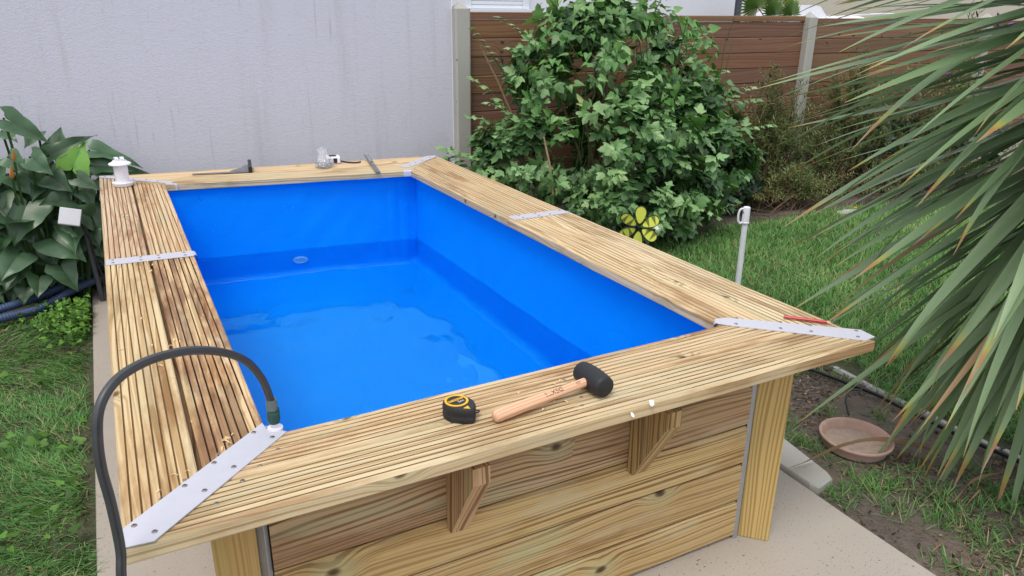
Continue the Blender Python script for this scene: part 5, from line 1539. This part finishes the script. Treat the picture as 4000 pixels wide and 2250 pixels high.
mb = MB(); mb.lathe(b0 + left * .0205 - Vector((.004, .008, 0)) + Vector((0, 0, .492)), [(.004, 0), (.004, .004), (0, .005)], 8, (-.4, -.9, 0)); obj("bolt", mb, M['screw'], cap_)

sa = thing("plant_saucer", (2.47, .40, 0), "round terracotta saucer with dried silt on the mulch", "saucer")
mb = MB(); mb.lathe((2.472, .402, -.012), [(0, 0), (.112, 0), (.118, .004), (.128, .036), (.1335, .038), (.136, .041), (.136, .047), (.132, .050), (.127, .048), (.121, .040), (.110, .016), (.09, .012), (0, .012)], 48, (.02, -.03, 1)); obj("dish", mb, M['terracotta'], sa, smooth=35)
mb = MB(); mb.lathe((2.472, .402, .0015), [(0, .0015), (.05, .001), (.09, .0015), (.111, .003)], 40, (.02, -.03, 1)); obj("silt", mb, M['dry_silt'], sa, smooth=True)

def dry_leaf(pts, ws, lab):
    P = spline(pts, 8); n = len(P); mb = MB(); vs = []; uv = []
    for q, p in enumerate(P):
        f = q / (n - 1); w = np.interp(f, np.linspace(0, 1, len(ws)), ws)
        t = (P[min(q + 1, n - 1)] - P[max(q - 1, 0)]).normalized(); s = t.cross(Vector((0, 0, 1))).normalized()
        tw = .5 + .9 * math.sin(f * 3)
        s = s * math.cos(tw) + Vector((0, 0, 1)) * math.sin(tw)
        k_ = Vector((0, 0, .25 * w))
        vs += [p + s * w, p - k_, p - s * w]; uv += [(f, 0), (f, .5), (f, 1)]
    mb.add(vs, [(q * 3 + s, q * 3 + s + 3, q * 3 + s + 4, q * 3 + s + 1) for q in range(n - 1) for s in (0, 1)], uv)
    tag(obj("fallen_leaf", mb, M['sword_dry'], smooth='all'), lab, "dry leaf")
dry_leaf([(2.075, .362, .030), (2.18, .350, .050), (2.33, .348, .062), (2.49, .336, .050), (2.61, .285, .030), (2.70, .19, .012)], [.003, .019, .015, .010, .009, .014, .018, .004], "long dry brown sword leaf lying across the terracotta saucer")
dry_leaf([(2.14, -.155, .02), (2.25, -.14, .035), (2.36, -.10, .06), (2.47, -.08, .09)], [.002, .010, .014, .012, .004], "dry brown sword leaf on dark mulch in front of the saucer")
dry_leaf([(2.45, -.02, .01), (2.62, .02, .02), (2.80, .0, .015)], [.003, .012, .012, .003], "dry brown leaf under the hanging sword leaves")

mb = MB(); mb.tube(spline([(2.72, 1.3, .008), (2.79, 1.02, .006), (2.831, .891, .005), (2.869, .686, .008), (2.885, .603, .006), (2.884, .474, .004), (2.883, .353, .006), (2.892, .235, .004), (2.93, -.1, .006), (3.0, -.5, .0)], 8), .0085, 8)
tag(obj("irrigation_tube", mb, M['black_plastic'], smooth=True), "thin black irrigation tube running along the mulch bed edge", "tube")
mb = MB(); mb.tube(spline([(2.63, .56, .004), (2.68, .62, .03), (2.75, .66, .04), (2.83, .67, .02), (2.868, .685, .008)], 6), .0045, 6)
tag(obj("irrigation_tube", mb, M['black_plastic'], smooth=True), "short thin black branch tube curving off the bed-edge tube", "tube")
for k in range(7):
    y0 = .92 - k * .2; y1 = y0 - .19; r = random.Random(k)
    xx = 2.965 + (.02 if k > 3 else 0) + r.uniform(-.008, .008)
    mb = MB(); mb.plank((xx, y0, -.034 + r.uniform(-.005, .004)), (xx + r.uniform(-.01, .01), y1, -.034 + r.uniform(-.005, .004)), (1, 0, 0), (0, 0, 1), .042, .05, .010)
    tag(obj("edging_stone", mb, M['stone']), ("nearest", "second nearest", "third nearest", "middle", "third farthest", "second farthest", "farthest")[6 - k] + " of the seven low edging stones between mulch bed and lawn", "edging", "edging stones between mulch and lawn")
stk = thing("garden_stake", (6.45, 3.2, 0), "small stake with a bright lime strip among dark ivy at the lawn edge", "stake")
mb = MB(); mb.tube([(6.45, 3.2, -.05), (6.50, 3.2, .12)], .012, 8); obj("strip", mb, M['lime_stake'], stk)
mb = MB(); mb.tube([(6.50, 3.2, .12), (6.55, 3.2, .26)], .016, 8); obj("handle", mb, M['grey_box'], stk)

# ------------------------------------------------------------------ grass, weeds and litter
def blade_base(n=3):
    V = [(0, .5, 0), (0, -.5, 0), (.35, .42, .0), (.35, -.42, .0), (.72, .28, -.06), (.72, -.28, -.06), (1.0, 0, -.2)]
    T = [(0, 2, 1), (1, 2, 3), (2, 4, 3), (3, 4, 5), (4, 6, 5)]
    return np.array(V, float), np.array(T, np.int32)
bv, bt = blade_base()
def grass(name, x, y, rg, Lr, wr, elev, comb=None, label="", tintf=None, mat='grass', z0=None):
    n = len(x)
    az = rg.uniform(0, 2 * np.pi, n) if comb is None else comb + rg.normal(0, .75, n)
    el = np.radians(rg.uniform(*elev, n))
    X = np.stack([np.sin(az) * np.cos(el), np.cos(az) * np.cos(el), np.sin(el)], -1)
    Z = np.stack([-np.sin(az) * np.sin(el), -np.cos(az) * np.sin(el), np.cos(el)], -1) + rg.normal(0, .35, (n, 3))
    L = rg.uniform(*Lr, n) * (0.7 + .6 * vnoise(x + 8, y + 8, .35, 61))
    w = rg.uniform(*wr, n)
    P = np.stack([x, y, (ground_z(x, y) - .004) if z0 is None else z0], -1)
    V, T = scatter(bv, bt, P, X, Z, L, w / L)
    tint = np.clip(tintf + rg.normal(0, .13, n), 0, .93)
    dead = rg.random(n) < .07; tint[dead] = 1.0
    o = mesh_np(name, V, T, M[mat], None, np.repeat(tint, len(bv)))
    return tag(o, label, "grass", kind='stuff')
rg = np.random.default_rng(71)
# left lawn: long combed-down blades
n = 90000
x = rg.uniform(-1.5, -.15, n); y = -.7 + rg.random(n) * 4.0
ok = (vnoise(x + 30, y + 30, .16, 62) + .35 * vnoise(x + 3, y + 3, .6, 63) > .34 + .25 * rg.random(n)) | (rg.random(n) < .25)
ok &= (x < -.158 - .03 * rg.random(n))
x, y = x[ok], y[ok]
comb = 1.0 + 5.5 * vnoise(x + 50, y + 50, .45, 64)
grass("lawn_grass", x, y, rg, (.035, .085), (.0022, .0042), (6, 42), comb, "rough olive green grass left of the terrace slab", .22 + .34 * vnoise(x + 1, y + 1, .30, 65) + .24 * vnoise(x + 6, y + 2, .09, 72))
# right lawn
n = 210000
x = rg.uniform(2.15, 9.5, n); y = rg.uniform(-.2, 3.3, n)
wob = .22 * (vnoise(x, y, .3, 66) - .5)
keep = (y < 3.02 - .02 * (x - 4) + wob) & (((x > 3.0 + wob) & (y > -.2)) | (y > .95 + wob + .0 * x))
keep &= rg.random(n) < np.clip(1.15 - .11 * (x - 3), .35, 1)
x, y = x[keep], y[keep]
grass("lawn_grass", x, y, rg, (.035, .080), (.0028, .0052), (25, 80), None, "green lawn of upright blades right of the pool", .26 + .30 * vnoise(x + 1, y + 1, .55, 67) + .26 * vnoise(x + 6, y + 2, .11, 69) + .12 * np.clip((x - 3.6) / 1.2, 0, 1))
# tufts on the mulch bed
cx_, cy_ = [], []
for k in range(230):
    a, b = rg.uniform(2.1, 2.95), rg.uniform(-.6, 1.0)
    if vnoise(np.array([a * 3]), np.array([b * 3]), 1.3, 68)[0] < .38: continue
    m_ = int(rg.integers(12, 60)); cx_ += list(a + rg.normal(0, .035, m_)); cy_ += list(b + rg.normal(0, .035, m_))
for a, b in ((2.29, .52), (2.33, .50), (2.27, .56), (2.25, .05), (2.55, .20), (2.6, .62), (2.75, .5), (2.16, -.2), (2.2, -.28), (2.3, .18)):
    cx_ += list(a + rg.normal(0, .03, 55)); cy_ += list(b + rg.normal(0, .03, 55))
x, y = np.array(cx_), np.array(cy_); ok = (x > 2.10) & ~((x < 2.27) & (y > .25)) & (np.hypot(x - 2.472, y - .402) > .14); x, y = x[ok], y[ok]
grass("grass_tufts", x, y, rg, (.03, .085), (.0022, .0045), (15, 70), None, "sparse grass tufts growing through the mulch bed", np.full(len(x), .5))
# bright weeds at the left slab corner
n = 850
x = -.16 - np.abs(rg.normal(0, .11, n)); y = 3.12 + rg.normal(0, .13, n); ok = (x > -.5) & (y < 3.34); x, y = x[ok], y[ok]; n = len(x)
N = unit(rg.normal(0, .45, (n, 3)) + np.array([0, -.3, 1])); Xd = rg.normal(size=(n, 3)); Xd -= N * (Xd * N).sum(1, keepdims=True)
V, T = scatter(hb_, ht_, np.stack([x, y, rg.uniform(.0, .075, n)], -1), unit(Xd), N, rg.uniform(.014, .030, n))
tag(mesh_np("weeds", V, T, M['weed'], None, np.repeat(rg.uniform(0, 1, n), len(hb_))), "bright green small-leaved weeds at the corner of the pale slab", "weeds", kind='stuff')
n = 420
x = rg.uniform(-.9, -.17, n); y = rg.uniform(.9, 3.1, n); ok = vnoise(x + 4, y + 4, .2, 70) > .6; x, y = x[ok], y[ok]; n = len(x)
N = unit(rg.normal(0, .35, (n, 3)) + np.array([0, -.2, 1])); Xd = rg.normal(size=(n, 3)); Xd -= N * (Xd * N).sum(1, keepdims=True)
V, T = scatter(hb_, ht_, np.stack([x, y, rg.uniform(.02, .05, n)], -1), unit(Xd), N, rg.uniform(.02, .045, n))
tag(mesh_np("weeds", V, T, M['weed'], None, np.repeat(rg.uniform(0, .7, n), len(hb_))), "broad-leaved weeds dotted through the left lawn", "weeds", kind='stuff')
# leaf litter
n = 26000
x = rg.uniform(2.09, 9.0, n); y = rg.uniform(-.9, 3.85, n)
bed = (x < 3.0) & (y < 1.3)
back = (y > 2.85 + .2 * vnoise(x, y, .3, 71)) & (x > 2.2)
k = bed | (back & (rg.random(n) < .9)) | (rg.random(n) < .02)
x, y = x[k], y[k]
xb = rg.uniform(2.09, 2.98, 9000); yb = rg.uniform(-.9, 1.2, 9000); kb_ = vnoise(xb * 1. + 7, yb + 7, .28, 77) > .48; xb, yb = xb[kb_], yb[kb_]; x = np.concatenate([x, xb]); y = np.concatenate([y, yb])
ok = ~((x < 2.26) & (y > .24) & (y < 1.0)) & (np.hypot(x - 2.472, y - .402) > .135); x, y = x[ok], y[ok]; n = len(x)
N = unit(rg.normal(0, .28, (n, 3)) + np.array([0, 0, 1])); Xd = rg.normal(size=(n, 3)); Xd -= N * (Xd * N).sum(1, keepdims=True)
cb_ = np.array([(-.5, -.16, 0), (-.45, .14, .03), (.1, .2, .06), (.15, -.18, .05), (.5, 0, .0)]); ct_ = np.array([(0, 3, 2), (0, 2, 1), (3, 4, 2)], np.int32)
V, T = scatter(cb_, ct_, np.stack([x, y, ground_z(x, y) + rg.uniform(.0, .008, n)], -1), unit(Xd), N, rg.uniform(.008, .025, n), rg.uniform(.4, 1.1, n))
tag(mesh_np("leaf_litter", V, T, M['mulch'], None, np.repeat(np.clip(rg.beta(1.6, 1.8, n), 0, 1), 5)), "brown leaf litter and bark chips covering the bed", "litter", kind='stuff')
# litter and soil crumbs on the left lawn
n = 2600
x = rg.uniform(-1.0, -.16, n); y = rg.uniform(-.2, 3.6, n)
N = unit(rg.normal(0, .3, (n, 3)) + np.array([0, 0, 1])); Xd = rg.normal(size=(n, 3)); Xd -= N * (Xd * N).sum(1, keepdims=True)
V, T = scatter(cb_, ct_, np.stack([x, y, ground_z(x, y) + rg.uniform(.0, .02, n)], -1), unit(Xd), N, rg.uniform(.008, .022, n))
tag(mesh_np("leaf_litter", V, T, M['mulch'], None, np.repeat(rg.uniform(0, .8, n), 5)), "dry crumbs of litter between the grass left of the slab", "litter", kind='stuff')
# crumbs on the terrace slab
n = 420
x = rg.uniform(.45, 2.06, n); y = rg.uniform(-.9, .19, n); ok = vnoise(x + 5, y + 5, .22, 90) > .42; x, y = x[ok], y[ok]; n = len(x)
N = unit(rg.normal(0, .25, (n, 3)) + np.array([0, 0, 1])); Xd = rg.normal(size=(n, 3)); Xd -= N * (Xd * N).sum(1, keepdims=True)
V, T = scatter(cb_, ct_, np.stack([x, y, np.full(n, .0016)], -1), unit(Xd), N, rg.uniform(.003, .011, n), rg.uniform(.4, .9, n))
tag(mesh_np("crumbs", V, T, M['mulch'], None, np.repeat(rg.uniform(.1, .7, n), 5)), "brown crumbs of bark and sawdust scattered on the pale slab", "debris", kind='stuff')
# yellow flowers in the far lawn
mb = MB(); r = random.Random(3)
for k in range(12):
    x_, y_ = r.uniform(5.4, 7.4), r.uniform(2.2, 2.95); mb.lathe((x_, y_, .05), [(0, 0), (.012, .004), (.014, .010), (0, .012)], 7)
tag(obj("yellow_flowers", mb, M['yellow']), "tiny yellow flowers dotted in the far lawn", "flowers", kind='stuff')
mb = MB(); mb.prism([(5.30, 2.86), (5.52, 2.83), (5.60, 2.90), (5.45, 2.95), (5.33, 2.93)], -.03, .012, .006); tag(obj("flat_stone", mb, M['stone']), "flat pale stone at the far lawn edge", "stone")
